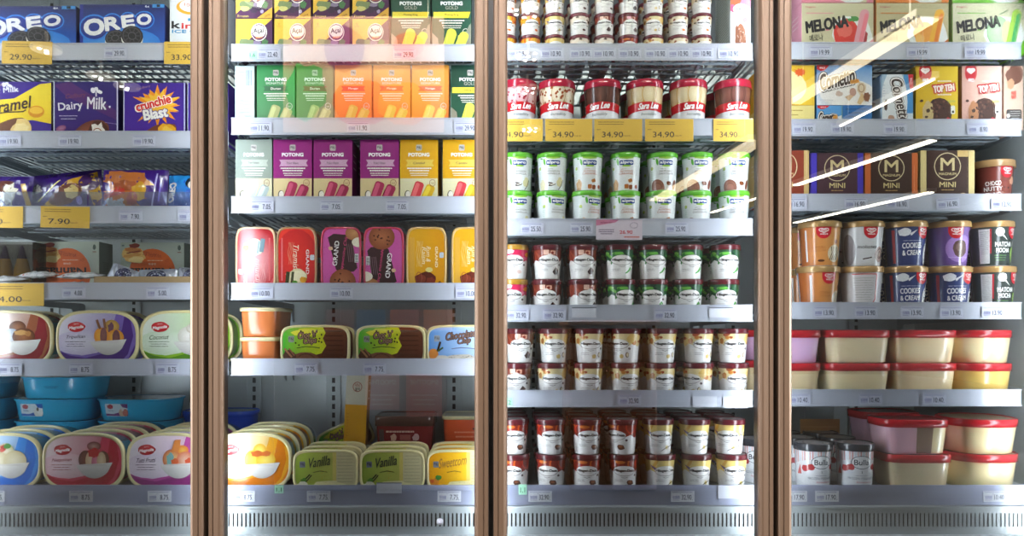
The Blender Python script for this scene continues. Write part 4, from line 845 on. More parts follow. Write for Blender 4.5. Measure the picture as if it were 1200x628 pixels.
# ================================================================ shelves
def surf(t): return ZC-(t-CY)*2.19/F-.027
YF = .215
SH = {0:(50.5,153.5,241.5,331,420.5), 1:(50.5,153.5,241.5,331,420.5), 2:(52,138,230,331.5,420), 3:(51,139,256,357,457), 4:(49.5,139.5,227,354,456)}
EXT = {0:(-2.36,-1.603), 1:(-1.597,-.792), 2:(-.783,-.0045), 3:(.0005,.7805), 4:(.800,1.586)}
BAY = {0:'cut-off leftmost', 1:'first', 2:'second', 3:'third', 4:'fourth'}; LEV = ('top','second','third','fourth','fifth')
for b in SH:
    xa, xb = EXT[b]
    for i, t in enumerate(SH[b]):
        z = surf(t); s = empty('freezer_shelf', ((xa+xb)/2, .19, z)); h = (xb-xa)/2
        tag(s, f'{"white wire freezer shelf with pale price rail"}, {LEV[i]} of the {BAY[b]} bay', 'shelf', 'wire shelves of the freezer')
        mb = MB(); mb.box(-h,h,0,.004,-.024,.027,W_,bev=.0012); mb.box(-h,h,-.0025,.0,-.024,-.0205,W_); mb.box(-h,h,-.0025,.0,.0245,.027,W_); mb.build('price_rail', RAIL, s)
        mb = MB(); n = int(2*h/.026)
        for q in range(n+1):
            x = -h+.006+(2*h-.012)*q/n; mb.box(x-.0016,x+.0016,.006,.50,-.0055,-.001,W_)
        for y in (.012,.16,.32,.49): mb.box(-h+.004,h-.004,y-.003,y+.003,-.0125,-.0068,W_)
        mb.build('wire_grid', WIRE, s)
        mb = MB()
        for ya, yb, L_ in ((.046,.092,h-.03),(.19,.23,h-.10)):
            z_ = -.0172; r_ = .0043
            mb.tube([(-L_+.012,ya,z_),(L_-.012,ya,z_),(L_,ya+.012,z_),(L_,yb-.012,z_),(L_-.012,yb,z_),(-L_+.012,yb,z_),(-L_,yb-.012,z_),(-L_,ya+.012,z_)], r_, W_, n=8, closed=True)
            q = -L_+.20
            while q < L_-.05: mb.box(q-.006,q+.006,ya,yb,z_-.003,z_+.003,W_); q += .203
        mb.build('truss_rods', WIRE, s)
        for sx in (-1, 1):
            mb = MB(); x = sx*(h-.010)
            P = [(.03,-.014),(.64,-.014),(.655,-.02),(.655,-.085),(.640,-.08),(.61,-.036),(.03,-.024)]
            mb.rings([[(x-.0015,y,z_) for y,z_ in P], [(x+.0015,y,z_) for y,z_ in P]], W_, 0, False, W_, W_); mb.build('side_bracket', WIRE, s)
# ================================================================ stock
ORD = ('first','second','third','fourth','fifth','sixth','seventh','eighth','ninth')
def S(b, i): return surf(SH[b][i])
ZD = .5152; YD = .18
# ---- flat cartons: (key, x0, x1, top, art ...) measured on the front face
def carton(key, name, x0, x1, top, base, col, art, label, cat, group, Y=YF, dp=.07, left=None, right=None, rows=1, topc=None, rz=0, h=None, beh=None):
    w = X(x1,Y)-X(x0,Y)-.0016; H = h or Z(top,Y)-base-.0006
    k = key+'%.3f%.3f' % (w, H) if 0 else key
    for r in range(rows):
        lb = label if r == 0 else (beh or label.split(',')[0]+', behind its twin on the '+label.split(' on the ')[-1])
        place(k, make_box(name, w, H, dp, col, art, left, right, topc), ((X(x0,Y)+X(x1,Y))/2, Y+r*(dp+.004), base+.0006), rz, lb, cat, group)
b1 = S(1,0); g = 'blue cookie ice cream boxes'
carton('oreo','ice_cream_box',-26,89.5,7,b1,'14256f',art_oreo,'blue cookie box on the top shelf, beside the yellow 29.90 card','box',g,dp=.09,left=side_oreo,right=side_oreo)
carton('oreo2','ice_cream_box',93,193.5,5,b1,'14256f',art_oreo,'blue cookie box on the top shelf, beside the tall white box','box',g,dp=.09,left=side_oreo,right=side_oreo)
carton('kinder','ice_cream_box',198.5,262,-14,b1,'e4e8ea',art_kinder,'tall white box with black and red lettering at the top shelf end','box',None,dp=.12)
b1 = S(1,1); g = 'purple chocolate ice cream boxes'
carton('car','ice_cream_box',-27,60.5,95.5,b1,'33207a',art_caramel,'purple and yellow caramel ice cream box on the second shelf','box',g,dp=.14,right=side_plain('241858'))
carton('dm','ice_cream_box',62.5,139,95.5,b1,'2a1c6a',art_dairymilk,'plain purple chocolate ice cream box with white lettering','box',g,dp=.14,right=side_plain('241858'))
carton('cru','ice_cream_box',144.5,217.5,97,b1,'3a1c80',art_crunchie,'purple ice cream box with orange burst and red lettering','box',g,dp=.14,right=side_plain('2a1860'))
carton('cru3','ice_cream_box',219.5,268,97,b1,'3a1c80',art_crunchie,'purple box mostly hidden behind the bronze door post','box',g,dp=.14)
# bags lying on the third shelf
b1 = S(1,2); g = 'wrapped ice cream bags behind a clear guard'
def bag(key, x0, x1, h, col, art, label, Y=.26, rz=0, ry=0, T=.05, dz=0, m=None, name='ice_cream_wrapper', base=None, rx=-.12, cat='wrapper', grp=None, seed=3):
    w = X(x1,Y)-X(x0,Y)
    place(key, make_pouch(name, w, h, T, col, art, m, seed), ((X(x0,Y)+X(x1,Y))/2, Y, (base if base is not None else b1)+.003+dz), rz, label, cat, grp or g, rx=rx, ry=ry)
bag('bg1',-42,36,.125,'3a1c78',art_bag_milk,'purple wrapper with brown and white swirl, leftmost bag behind the guard',Y=.25,dz=.004,seed=2)
bag('bg2',30,121,.132,'3c1c78',art_bag_caramel,'crumpled purple and gold wrapper tilted up at its right end',Y=.295,dz=.018,ry=-.10,seed=4)
bag('bg3',118,195,.148,'3e1c84',art_bag_crunchie,'purple wrapper with orange burst and red lettering',Y=.25,dz=.002,seed=5)
bag('bg4',196,240,.130,'2a56c8',art_bag_blue,'bright blue cookie wrapper beside the door post',Y=.25,dz=.002,seed=6)
bag('bg5',150,232,.160,'34155c',lambda a: (a.rect(0,0,1,1,'34155c'), a.blob(.5,.6,.3,.3,'4a1c50',4)),'dark purple wrapper standing behind the blue cookie wrapper',Y=.36,seed=7)
bag('bg6',114,148,.150,'8a7a84',lambda a: (a.rect(0,0,1,1,'43204c'), a.poly([(.0,.3),(.5,1),(1,1),(.8,.2)],'c9b4ac')),'pale pinkish wrapper standing behind the orange burst wrapper',Y=.36,seed=8)
for i, (x0, x1) in enumerate(((-60,102),(103.5,250))):
    mb = MB(); Y = .200; mb.box(X(x0,Y),X(x1,Y),Y,Y+.0015,b1+.001,b1+.072,W_); mb.box(X(x0,Y),X(x1,Y),Y,Y+.03,b1+.0002,b1+.001,W_)
    tag(mb.build('clear_shelf_guard', CLEARP), ('clear plastic guard in front of the gold wrapper','clear plastic guard in front of the orange burst wrapper')[i], 'guard', 'clear guards on the third shelf')
# fourth shelf: waffle boxes, cones in a bin, sachets
b1 = S(1,3); Y = .40
carton('waf','waffle_box',41.5,116.5,283,b1,'9aa596',art_waffle,'upside-down grey waffle box with orange circle, beside the cone bin','box','upside-down waffle boxes',Y=Y,dp=.085,right=side_waffle)
carton('waf2','waffle_box',141,216,284,b1,'9aa596',art_waffle,'upside-down grey waffle box with orange circle, behind silver wrappers','box','upside-down waffle boxes',Y=Y,dp=.085,right=side_waffle)
mb = MB(); Y = .325; xa, xb = X(-60,Y), X(38,Y)
for (p0, p1) in (((xa,Y),(xb,Y)),):
    mb.box(xa,xb,Y,Y+.0015,b1+.001,b1+.165,W_); mb.box(xb,xb+.0015,Y,Y+.07,b1+.001,b1+.165,W_); mb.box(xa,xa+.0015,Y,Y+.07,b1+.001,b1+.165,W_); mb.box(xa,xb,Y+.07,Y+.0715,b1+.001,b1+.165,W_); mb.box(xa,xb,Y,Y+.07,b1+.0002,b1+.001,W_)
mb.build('clear_bin', clear_mat('clear bin', 'd8d6d2', 1.5, haze=.02, hazecol='8e8a88')); tag(bpy.data.objects['clear_bin'], 'clear plastic bin holding gold cones on the fourth shelf', 'bin')
def make_cone():
    mb = MB(); gld = lin('c89a2c'); pur = lin('3a1f58')
    mb.lathe([(.026,0),(.027,.01),(.024,.05),(.015,.075),(.007,.098),(.001,.104)], [pur,gld,gld,pur,pur], 20, cap0=pur)
    for k in range(3): mb.lathe([(.0262-.001*k,.016+k*.014),(.0257-.001*k,.021+k*.014)], lin('e8c860'), 20)
    return mb.build('wrapped_cone', FILM)
for i, (px, yy) in enumerate(((-36,.36),(-18,.36),(6,.36),(26,.36))):
    place('cone', make_cone, (X(px,yy), yy, b1+.0013), i*1.3, f'gold cone with purple tip in the clear bin, {ORD[i]} from left', 'cone', 'gold cones in the clear bin', scale=(1,1,1.5))
def art_sachet(a):
    a.rect(0,0,1,1,'e2e4e6'); a.text('Nestlé',.4,.6,.3,.16,'5a5a62'); a.blob(.55,.82,.08,.14,'d8404a',3)
    for i in range(8): rn = random.Random(i); a.blob(rn.random(),rn.random(),.03,.05,['3a2a30','d05a5a','a8a8b0'][i % 3],i,8,.3,i > 0)
g2 = 'white sachets along the front of the fourth shelf'
for i, (x0, x1, yy, dz, rz) in enumerate(((-34,20,.245,.022,.03),(22,56,.245,.036,-.05),(57,106,.245,.004,.04),(66,112,.250,.034,-.04),(0,54,.245,.0,.0))):
    w = X(x1,yy)-X(x0,yy)
    place('sac%d' % i, make_pouch('white_sachet', w, .085, .022, 'dde0e2', art_sachet, FILM, i+2), ((X(x0,yy)+X(x1,yy))/2, yy-.02, b1+.012+dz), rz, ('white spotted sachet beneath the clear cone bin','small white sachet between bin and waffle box','white sachet with red mark near the cardboard tray','white sachet lying behind the red-marked one','white sachet flat at the shelf edge above the 4.00 card')[i], 'sachet', g2, rx=-1.42)
def art_silver(a):
    a.rect(0,0,1,1,'aab0bc'); a.ell(.5,.5,.27,.42,'2a3158'); a.ring(.5,.5,.2,.32,'8a90b0',.03)
    for k in range(10): t = k*.63; a.ell(.5+.13*math.cos(t),.5+.2*math.sin(t),.02,.04,'b0b6cc',0,k > 0,8)
for i, (x0, x1, top, rz, rl) in enumerate(((122,157,303,.3,.35),(160,206,308,-.1,-.03),(206,240,314,.1,.05))):
    yy = .262; w = X(x1,yy)-X(x0,yy); z0 = b1+.012
    place('sil%d' % i, make_pouch('cookie_wrapper', w, .062, .028, '9aa0ac', art_silver, mat('silver foil', .25, metal=.5, bump=.7, scale=60), i+3), ((X(x0,yy)+X(x1,yy))/2, yy+.004, z0+(.010,.002,.006)[i]), rz*.3, ('silver cookie wrapper tipped onto one corner in the tray','silver cookie wrapper lying level in the middle of the tray','silver cookie wrapper in the tray beside the door post')[i], 'wrapper', 'silver wrappers in the cardboard tray', rx=-.25, ry=rl)
mb = MB(); Y = .222; c = lin('a58a62'); xa, xb = X(110,Y), X(240,Y)
mb.box(xa,xb,Y,Y+.002,b1+.0015,b1+.0475,c); mb.box(xa,xb,Y+.12,Y+.122,b1+.0015,b1+.0475,c); mb.box(xa,xa+.002,Y,Y+.12,b1+.0015,b1+.047,c); mb.box(xb,xb+.002,Y,Y+.12,b1+.0015,b1+.047,c); mb.box(xa,xb,Y,Y+.12,b1+.0003,b1+.0015,c)
tag(mb.build('cardboard_tray', mat('brown cardboard', .8, bump=.2, scale=120)), 'low brown cardboard tray of silver wrappers on the fourth shelf', 'tray')
# lid-forward oval tubs
def oval(key, px0, px1, base, Y, art, body, label, rows, dpth, group, H=.173, W=.25, name='oval_ice_cream_tub', e=3.1, rim=.009, rimc='e2d6a0', behind='', seedshift=0, place_rows=None):
    xc = (X(px0,Y)+X(px1,Y))/2; W = X(px1,Y)-X(px0,Y)-.001 if px1 is not None else W
    for r in range(rows):
        lb = label if r == 0 else behind % ('directly behind the front one','third in line from the glass','fourth in line from the glass')[r-1]
        place(key, make_lid_front(name, W, H, dpth-.002, e, rim, rimc, body, art), (xc, Y+r*dpth, base+.0008), 0, lb, 'tub', group)
b1 = S(1,4); g = 'lid-forward oval tubs on the fifth shelf'
TEAL = '2a8fae'
oval('mred',-35,62,b1,YF,M_RED,TEAL,'oval tub with red and brown chocolate lid, fifth shelf',2,.09,g,behind='oval tub with red-brown lid, fifth shelf, %s')
oval('mpur',65,162.5,b1,YF,M_PUR,TEAL,'oval tub with purple caramel lid, fifth shelf',2,.09,g,behind='oval tub with purple lid, fifth shelf, %s')
oval('mgrn',163,260.5,b1,YF,M_GRN,TEAL,'oval tub with green coconut lid, fifth shelf',3,.09,g,behind='oval tub with green lid, fifth shelf, %s')
g = 'lid-forward oval tubs along the base deck'
oval('mblu',-49,48.5,ZD,YD,M_BLU,TEAL,'oval tub with blue vanilla lid, front of the base deck',3,.088,g,behind='oval tub with blue lid, base deck, %s')
oval('mpnk',49,146,ZD,YD,M_PNK,TEAL,'oval tub with red and pink neapolitan lid, front of the base deck',4,.088,g,behind='oval tub with red-pink lid, base deck, %s')
oval('mtut',147.5,244.5,ZD,YD,M_TUT,TEAL,'oval tub with pale pink fruit lid, front of the base deck',4,.088,g,behind='oval tub with pale pink lid, base deck, %s')
oval('myel',246,342,ZD,YD,M_YEL,TEAL,'oval tub with golden yellow lid, front of the base deck',4,.088,g,behind='oval tub with golden yellow lid, base deck, %s')
# blue tubs stacked at the back of bay one
def art_blab(bgc, nm, sc):
    def f(a):
        a.rrect(.30,.55,.34,.66,.08,'d0dce4'); a.poly([(.13,.24),(.47,.24),(.47,.5),(.33,.42),(.26,.34),(.13,.36)],bgc); a.poly([(.37,.88),(.47,.88),(.47,.65),(.40,.7)],bgc); a.blob(.215,.73,.05,.12,'b8303c',3,amp=.1); a.text(nm,.215,.52,.09,.1,'3a5a8a',shear=.2)
        a.ell(.385,.42,.045,.2,sc[0]); a.ell(.435,.42,.04,.2,sc[1]); a.ell(.40,.6,.018,.1,sc[2])
    return f
g = 'blue tubs stacked at the back'
LAB = [art_blab('2f62b8','Vanilla',('dcdcd0','e8e8de','6a5a4a')), art_blab('7a2a78','Tutti Frutti',('d8b090','c87060','e8d8d0'))]
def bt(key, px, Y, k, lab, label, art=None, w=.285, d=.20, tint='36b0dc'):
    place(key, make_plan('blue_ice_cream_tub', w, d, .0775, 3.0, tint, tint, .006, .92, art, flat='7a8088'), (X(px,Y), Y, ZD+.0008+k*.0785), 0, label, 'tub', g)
a_mark = lambda a: (a.micro(.38,.6,.62,'1a5a80',2,.08,.03), a.rect(.5,.8,.5,.8,'ffffff'))
for k, (nm, ar) in enumerate((('bottom',None),('second',a_mark),('third',LAB[0]),('topmost',a_mark))):
    bt('btA%d' % k, 71+(8 if k == 3 else 0), .665, k, None, f'blue oval tub, {nm} of the taller stack behind the pink lids', ar)
for k, (nm, ar) in enumerate((('bottom',None),('middle',a_mark),('topmost',LAB[1]))):
    bt('btB%d' % k, 167, .665, k, None, f'blue oval tub, {nm} of the stack of three beside the door post', ar)
for k in range(4): bt('btC', -28, .665, k, None, f'blue tub tinted darker for shade, {("bottom","second","third","topmost")[k]} of the shaded stack at the far left', None, tint='2c7694')  # same blue tub with shade put into a darker tint

# ---------------------------------------------------------------- bay two
b = S(2,0); g = 'purple berry boxes stacked in two layers'; hh = Z(22,YF)-b-.0006; xs = ((276,319.5),(320.7,365),(366,410.5),(412,456.5))
for i, (x0, x1) in enumerate(xs):
    for k in range(3):
        carton('acai','berry_box',x0,x1,22,b+k*(hh+.001),'4c1f4a',art_acai,f'square purple and yellow berry box, {("lower","middle","upper")[k]} layer, {ORD[i]} from left','box',g,dp=.11,h=hh)
g = 'dark green popsicle boxes'
carton('pgold','popsicle_box',458,504.5,-14,b,'1c4a38',P_GOLD,'dark green popsicle box beside the purple berry boxes','box',g,dp=.08)
carton('pgold','popsicle_box',506,552.5,-14,b,'1c4a38',P_GOLD,'dark green popsicle box at the top shelf end by the door post','box',g,dp=.08)
b = S(2,1); g = 'popsicle boxes on the second shelf of the second bay'
carton('pside','popsicle_box',275,298.5,77,b,'c2d4d2',side_potong,'pale grey box turned to show its narrow side and barcode','box',g,dp=.15,right=side_plain('5a7a6a'))
for i, (x0, x1, ar, c, lb) in enumerate(((300.5,346,P_GREEN,'3a7a4a','green popsicle box beside the turned pale box'),(347,391,P_OLIVE,'6a7a4a','olive-green popsicle box with a red ribbon'),
    (392,436,P_ORNG,'e08a3c','orange popsicle box beside the olive-green one'),(437,481,P_ORNG,'e08a3c','orange popsicle box, middle one of three'),(482,526.5,P_ORNG,'e08a3c','orange popsicle box beside the dark green box'),(528,574,P_GOLD,'1c4a38','dark green popsicle box at the second shelf end'))):
    carton('p2%d' % (2 if i in (3,4) else i),'popsicle_box',x0,x1,76.2,b,c,ar,lb,'box',g,dp=.08,right=side_plain(c))
b = S(2,2); g = 'two-tone popsicle boxes on the third shelf'
for i, (x0, x1, ar, c, lb) in enumerate(((275.5,319.2,P_GREY,'9aa59c','grey and cream popsicle box with white sticks'),(320,366,P_PURP,'7c1c68','magenta and cream popsicle box beside the grey one'),(367,413,P_PURP,'7c1c68','magenta popsicle box, middle of three, left of the gap'),
    (422,467.5,P_PURP,'7c1c68','magenta popsicle box beside the yellow one'),(468.5,513.5,P_YELL,'c8960e','yellow and cream popsicle box touching the magenta one'),(518.5,563.5,P_YELL,'c8960e','yellow and cream popsicle box beside the door post'))):
    k = {2:1,3:1,5:4}.get(i,i); carton('p3%d' % k,'popsicle_box',x0,x1,163.5,b,c,ar,lb,'box',g,dp=.08,right=side_plain(c),rows=2,beh='rear '+lb.split(' popsicle')[0]+' popsicle box behind the '+ORD[i]+' front box')
b = S(2,3); g = 'upright rounded tubs on the fourth shelf'
H_ = Z(265.5,YF)-b-.001
for i, (px, ar, rc, bc, lb) in enumerate(((299.5,grand_red(False),'cfb08a','a07048','red upright tub with painted glare and tan rim'),(347.5,grand_red(True),'a88258','a07048','red-orange upright tub with tan rim'),(399.5,grand_pink(False),'b8284c','a02844','pink upright tub with cookie at its lower edge'),
    (449.5,grand_pink(True),'b8284c','a02844','pink upright tub with cookie at its upper edge'),(499.5,art_grand_gold,'c8a468','b08a4c','golden upright tub beside the pink one'),(552.5,art_grand_gold,'d0b078','b08a4c','golden upright tub partly behind the door post'))):
    for r in range(2):
        place('gr%d' % min(i,4), make_lid_front('upright_ice_cream_tub', .1235, H_, .088, 6, .0065, rc, bc, ar), (X(px,YF), YF+r*.09, b+.0008), 0, lb if r == 0 else 'rear '+lb.split(' tub')[0]+' tub behind the '+ORD[i]+' front one', 'tub', g)
b = S(2,4); g = 'orange tubs lying with cream lids'
for k in range(2):
    place('ora', make_plan('orange_ice_cream_tub', .127, .19, .0895, 6, 'd87a40', 'e6d8a4', .012, .93), (X(301.5,YF), YF+.097, b+.0008+k*.0905), 0, ('orange tub with cream lid, lower of the stacked pair','orange tub with cream lid, on top of its pair')[k], 'tub', g)
g = 'lid-forward tubs on the fifth shelf of the second bay'
def rtub(key, x0, x1, top, base, Y, art, rimc, bodyc, labels, rows, g, dpth=.085, name='rectangular_ice_cream_tub'):
    W = X(x1,Y)-X(x0,Y)-.002; H = Z(top,Y)-base-.001
    for r in range(rows):
        place(key, make_lid_front(name, W, H, dpth-.002, 5, .0075, rimc, bodyc, art), ((X(x0,Y)+X(x1,Y))/2, Y+r*dpth, base+.0008), 0, labels[r], 'tub', g)
rtub('cnc',328,410.5,380.5,b,YF,art_chocn,'ded19a','5a3a28',['tub with green and brown chocolate lid beside the orange stack','second green and brown lid tub behind the one beside the orange stack'],2,g)
rtub('cnc',417,498.5,380.5,b,YF,art_chocn,'ded19a','5a3a28',['tub with green and brown chocolate lid beside the light blue lid','green and brown lid tub behind the one beside the light blue lid'],2,g)
rtub('chp',499,581,380.5,b,YF,art_chip,'ded19a','8a7a5a',['tub with light blue chocolate chip lid by the door post','light blue lid tub behind the one by the door post'],2,g)
g = 'pale rectangular tubs along the base deck'
for i, (x0, x1, ar, w) in enumerate(((342.5,420,A_VAN,'green-yellow vanilla lid, beside the golden oval tub'),(420.5,498.5,A_VAN,'green-yellow vanilla lid, beside the sweetcorn tub'),(499,577,A_SWC,'bright yellow sweetcorn lid'))):
    rtub('van' if i < 2 else 'swc',x0,x1,527,ZD,YD,ar,'e6d9a2','c8b478',['tub with '+w+', front of the deck','tub with '+w+', second in line','tub with '+w+', third in line'],3,g,dpth=.08)
# back of the base deck, bay two
g = None
place('blu2', make_plan('royal_blue_tub', .27, .15, .185, 3.2, '1c48b8', '2450c4', .02, .85, lidtop='5a7c74'), (X(260,.70), .70, ZD+.0008), 0, 'royal blue tub at the back behind the golden lids', 'tub', None)
place('cnb', make_lid_front('rectangular_ice_cream_tub', .20, .108, .08, 5, .0075, 'ded19a', '5a3a28', art_chocn), (X(412,.60), .60, ZD+.044), 0, 'green chocolate lid tub leaning askew behind the vanilla lids', 'tub', None, ry=-.42)
def art_carton(a): a.rect(0,0,1,1,('d0c8b0','ddd8c4','v',.5,1)); a.rect(0,0,1,.52,'dca01c'); a.ring(.52,.75,.2,.06,'a83c34',.008); a.text('낙낙',.52,.77,.22,.05,'a83c34',bold=.02); a.text('찰떡',.52,.72,.22,.04,'4a3834',bold=.02); a.text('RICE CAKE',.5,.93,.6,.02,'a88a3c'); a.micro(.1,.2,.4,'a86a1c',8,.04,.008)
place('crt', make_box('tall_carton', .076, .27, .055, 'b88a20', art_carton, right=side_plain('a87a3c')), (X(415,.52), .52, ZD+.082), 0, 'tall yellow and cream carton standing among the rear tubs', 'carton', None, ry=.05)
place('crtb', make_plan('rectangular_ice_cream_tub', .18, .07, .079, 5, 'b8a070', 'e0d4a0', .012, .93), (X(406,.55), .550, ZD+.0008), 0, 'pale tub carrying the tall yellow carton', 'tub', None)
def art_brown(a):
    a.rect(.0,0,1,1,'7a2024'); a.micro(.15,.7,.85,'d8b8a8',1,.1,.04); a.blob(.3,.72,.06,.08,'d8a890',3); a.rect(.42,.66,.62,.78,'a85a54'); a.blob(.72,.72,.06,.08,'c8a0a0',5); a.rect(.66,.45,.84,.62,'c8c8cc'); a.bars(.67,.47,.83,.6,'2a2a30',12); a.rect(.03,.02,.12,.9,'5a4444')
place('brn', make_plan('square_ice_cream_tub', .205, .16, .186, 9, '7a2024', '5a4038', .034, .93, art_brown, lidtop='6a5048'), (X(476.5,.56), .565, ZD+.0008), 0, 'dark red square tub with a brown lid behind the vanilla tubs', 'tub', None)
place('orb', make_plan('square_ice_cream_tub', .18, .16, .186, 7, 'cc4e26', 'e2d4a4', .012, .93, lambda a: (a.rect(0,0,1,1,'cc4e26'), a.micro(.2,.8,.75,'e8906a',5,.09,.03), a.micro(.6,.8,.82,'5a2018',1,.05,.04)), lidtop='c8bc98'), (X(549,.56), .565, ZD+.0008), 0, 'orange-red square tub with a cream lid behind the sweetcorn tub', 'tub', None)

# ---------------------------------------------------------------- bay three
MINI = {k: make_round('mini_ice_cream_cup', .0255, .0300, .0655, .0325, .011, 'e4e0dc', '6a2430', hd(k)) for k in ('swirl','van','cook','cara','dulce','maca','belg','choc')}
MC = {'swirl':'red and orange','van':'pale yellow','cook':'speckled brown','cara':'red swirl','dulce':'tan and black','maca':'yellow and brown','belg':'dark red','choc':'brown'}
b = S(3,0); g = 'mini cups stacked on the top shelf'
cols = [('swirl',)*3,('swirl',)*3,('van','van','van'),('cook','cook','cook'),('cook','choc','cook'),('cara','belg','choc'),('maca','maca','maca'),('dulce','dulce','dulce'),('dulce','dulce','dulce')]
for i, px in enumerate((593.5,621.5,650,679,708,736,765.5,794.5,822)):
    for k in range(3):
        kd = cols[i][0 if k == 0 else (1 if k == 1 else 2)]; rn = random.Random(i*5+k)
        for r in range(3):
            Yc = YF+.033+r*.075
            place('mini'+kd, MINI[kd], (X(px,YF+.033), Yc, b+.0008+k*.0663), rn.uniform(-.25,.3), (f'burgundy-lidded mini cup, {MC[kd]} print, {("bottom","middle","upper")[k]} tier, {ORD[i]} column' if r == 0 else f'burgundy-lidded mini cup, {("bottom","middle","upper")[k]} tier, {("","behind","two places behind")[r]} the {ORD[i]} column'), 'cup', g)
carton('hdst','stick_bar_box',855.5,880,-28,b,'e4e6e6',art_hdstick,'tall white and pink box with a nutty bar beside mini cups','box',None,dp=.15,left=side_hdstick)
b = S(3,1); g = 'large clear tubs with red lids'
SL = {'straw':art_sara('a8545a',('d8a0a4','f0ccd0'),'a83040'),'pecan':art_sara('b89a70',('dcccb0','f0e6d0'),'9a4a24'),'choc':art_sara('3e241e',('4c2c24','6a443a')),'van':art_sara('c89a4a',('d8c49a','ecdcb8')),'choc2':art_sara('54302a',('6a4038','86584c'))}
for i, (px, kd, nm, rz) in enumerate(((608,'straw','pink strawberry',.12),(652.5,'pecan','cream and pecan',.02),(706,'choc','dark chocolate',-.32),(755.5,'van','vanilla',.08),(806.5,'van','vanilla',.14),(858.5,'choc2','milk chocolate',.02))):
    for r in range(2):
        place('sl'+kd, make_round('large_ice_cream_tub', .046, .0555, .157, .0585, .024, 'd8dadc', 'b0223c', SL[kd], lidmat=mat('red lid plastic', .18, coat=.5)), (X(px,YF+.058), YF+.06+r*.12, b+.0008), rz, (f'large tub of {nm} ice cream with red lid, {ORD[i]} from left' if r == 0 else f'large {nm} tub with red lid behind the {ORD[i]} one'), 'tub', g)
b = S(3,2); g = 'white pints with green lids'
AL = {k: art_alpro(k) for k in ('van','caram','hazel')}; AN = {'van':'vanilla','caram':'caramel','hazel':'hazelnut'}
UP = ((606.5,'van',.12),(647,'van',.0),(688.5,'caram',.05),(733,'caram',-.1),(776,'hazel',.06),(817,'hazel',.04),(860,'hazel',.04))
LO = ((606,'van',.2),(646.5,'van',.42),(687.5,'caram',.5),(732.5,'caram',.05),(774.5,'caram',.05),(815.5,'hazel',.05),(860,'hazel',-.08))
def tiers(UP, LO, prefix, mk, names, R, Hh, base, g, desc, Y=YF, rows=3, step=None, cat='tub'):
    for tier, T, k in (('lower', LO, 0), ('upper', UP, 1)):
        for i, (px, kd, rz) in enumerate(T):
            for r in range(rows):
                place(prefix+kd, mk(kd), (X(px,Y+R), Y+R+.001+r*(step or 2*R+.004), base+.0008+k*(Hh+.0006)), rz, (f'{desc} {names[kd]}, {tier} tier, {ORD[i]} from left' if r == 0 else f'{desc} {names[kd]}, {tier} tier, {("","behind","two places behind")[r]} the {ORD[i]} one'), cat, g)
tiers(UP, LO, 'al', lambda k: make_round('green_lidded_pint', .0385, .0455, .1165, .0485, .015, 'e0e6e8', '62b434', AL[k], lidart=1), {'van':'vanilla pint','caram':'caramel pint','hazel':'hazelnut pint'}, .0485, .1165, b, g, 'white green-lidded')
def mkhd(k): return make_round('ice_cream_pint', .0365, .0445, .1053, .0478, .0165, 'e4e0dc', 'b8882c' if k == 'straw' else '5e1c26', hd(k), lidtop='a8a4a4')
HN = {'straw':'pink strawberry print','choc':'brown chocolate print','mint':'green leaf print','maca':'nut print','cara':'red swirl print','van':'yellow vanilla print'}
b = S(3,3)
UP = ((602,'straw',-.05),(641.5,'choc',.08),(683,'choc',.0),(725.5,'mint',.06),(764.5,'mint',.1),(806,'mint',.08),(849.5,'mint',.06)); LO = ((601,'straw',-.12),(641,'choc',-.16),(683,'choc',.38),(727,'mint',.32),(765,'mint',-.25),(806,'mint',-.1),(848,'mint',-.05))
tiers(UP, LO, 'hd', mkhd, {k: v+', mint shelf' for k, v in HN.items()}, .0478, .1053, b, 'pints on the fourth shelf of the third bay', 'pint with')
b = S(3,4)
UP = ((609,'choc',.08),(649,'maca',.0),(690.5,'maca',-.02),(733,'maca',-.75),(775,'maca',.05),(818,'maca',.2),(858.5,'maca',-.12)); LO = ((606,'choc',-.12),(647,'maca',-.03),(689.5,'maca',-.02),(732,'maca',.3),(773.5,'maca',.25),(818,'maca',-.9),(859,'maca',.08))
tiers(UP, LO, 'hd', mkhd, {k: v+', nut shelf' for k, v in HN.items()}, .0478, .1053, b, 'pints on the fifth shelf of the third bay', 'pint with')
UP = ((602,'cara',.05),(645.5,'cara',.05),(687.5,'cara',.04),(729.5,'cara',-.75),(771,'van',.02),(813.5,'van',.06),(854.5,'van',-.45)); LO = ((603,'cara',-.3),(646,'cara',-.4),(687.5,'cara',-.1),(730,'cara',-.06),(773,'van',.25),(815.5,'van',.05),(857,'van',.0))
tiers(UP, LO, 'hd', mkhd, {k: v+', base deck' for k, v in HN.items()}, .0478, .1053, ZD, 'pints on the base deck of the third bay', 'pint with', Y=YD, rows=3, step=.0995)
place('bul', make_round('yoghurt_tub', .047, .0525, .137, .0565, .022, 'dde0e6', '2c3038', art_bulla, lidtop='b4b0b0'), (X(887,.33), .33, ZD+.0008), -.4, 'black-lidded yoghurt tub peeking out beside the yellow vanilla pints', 'tub', None)

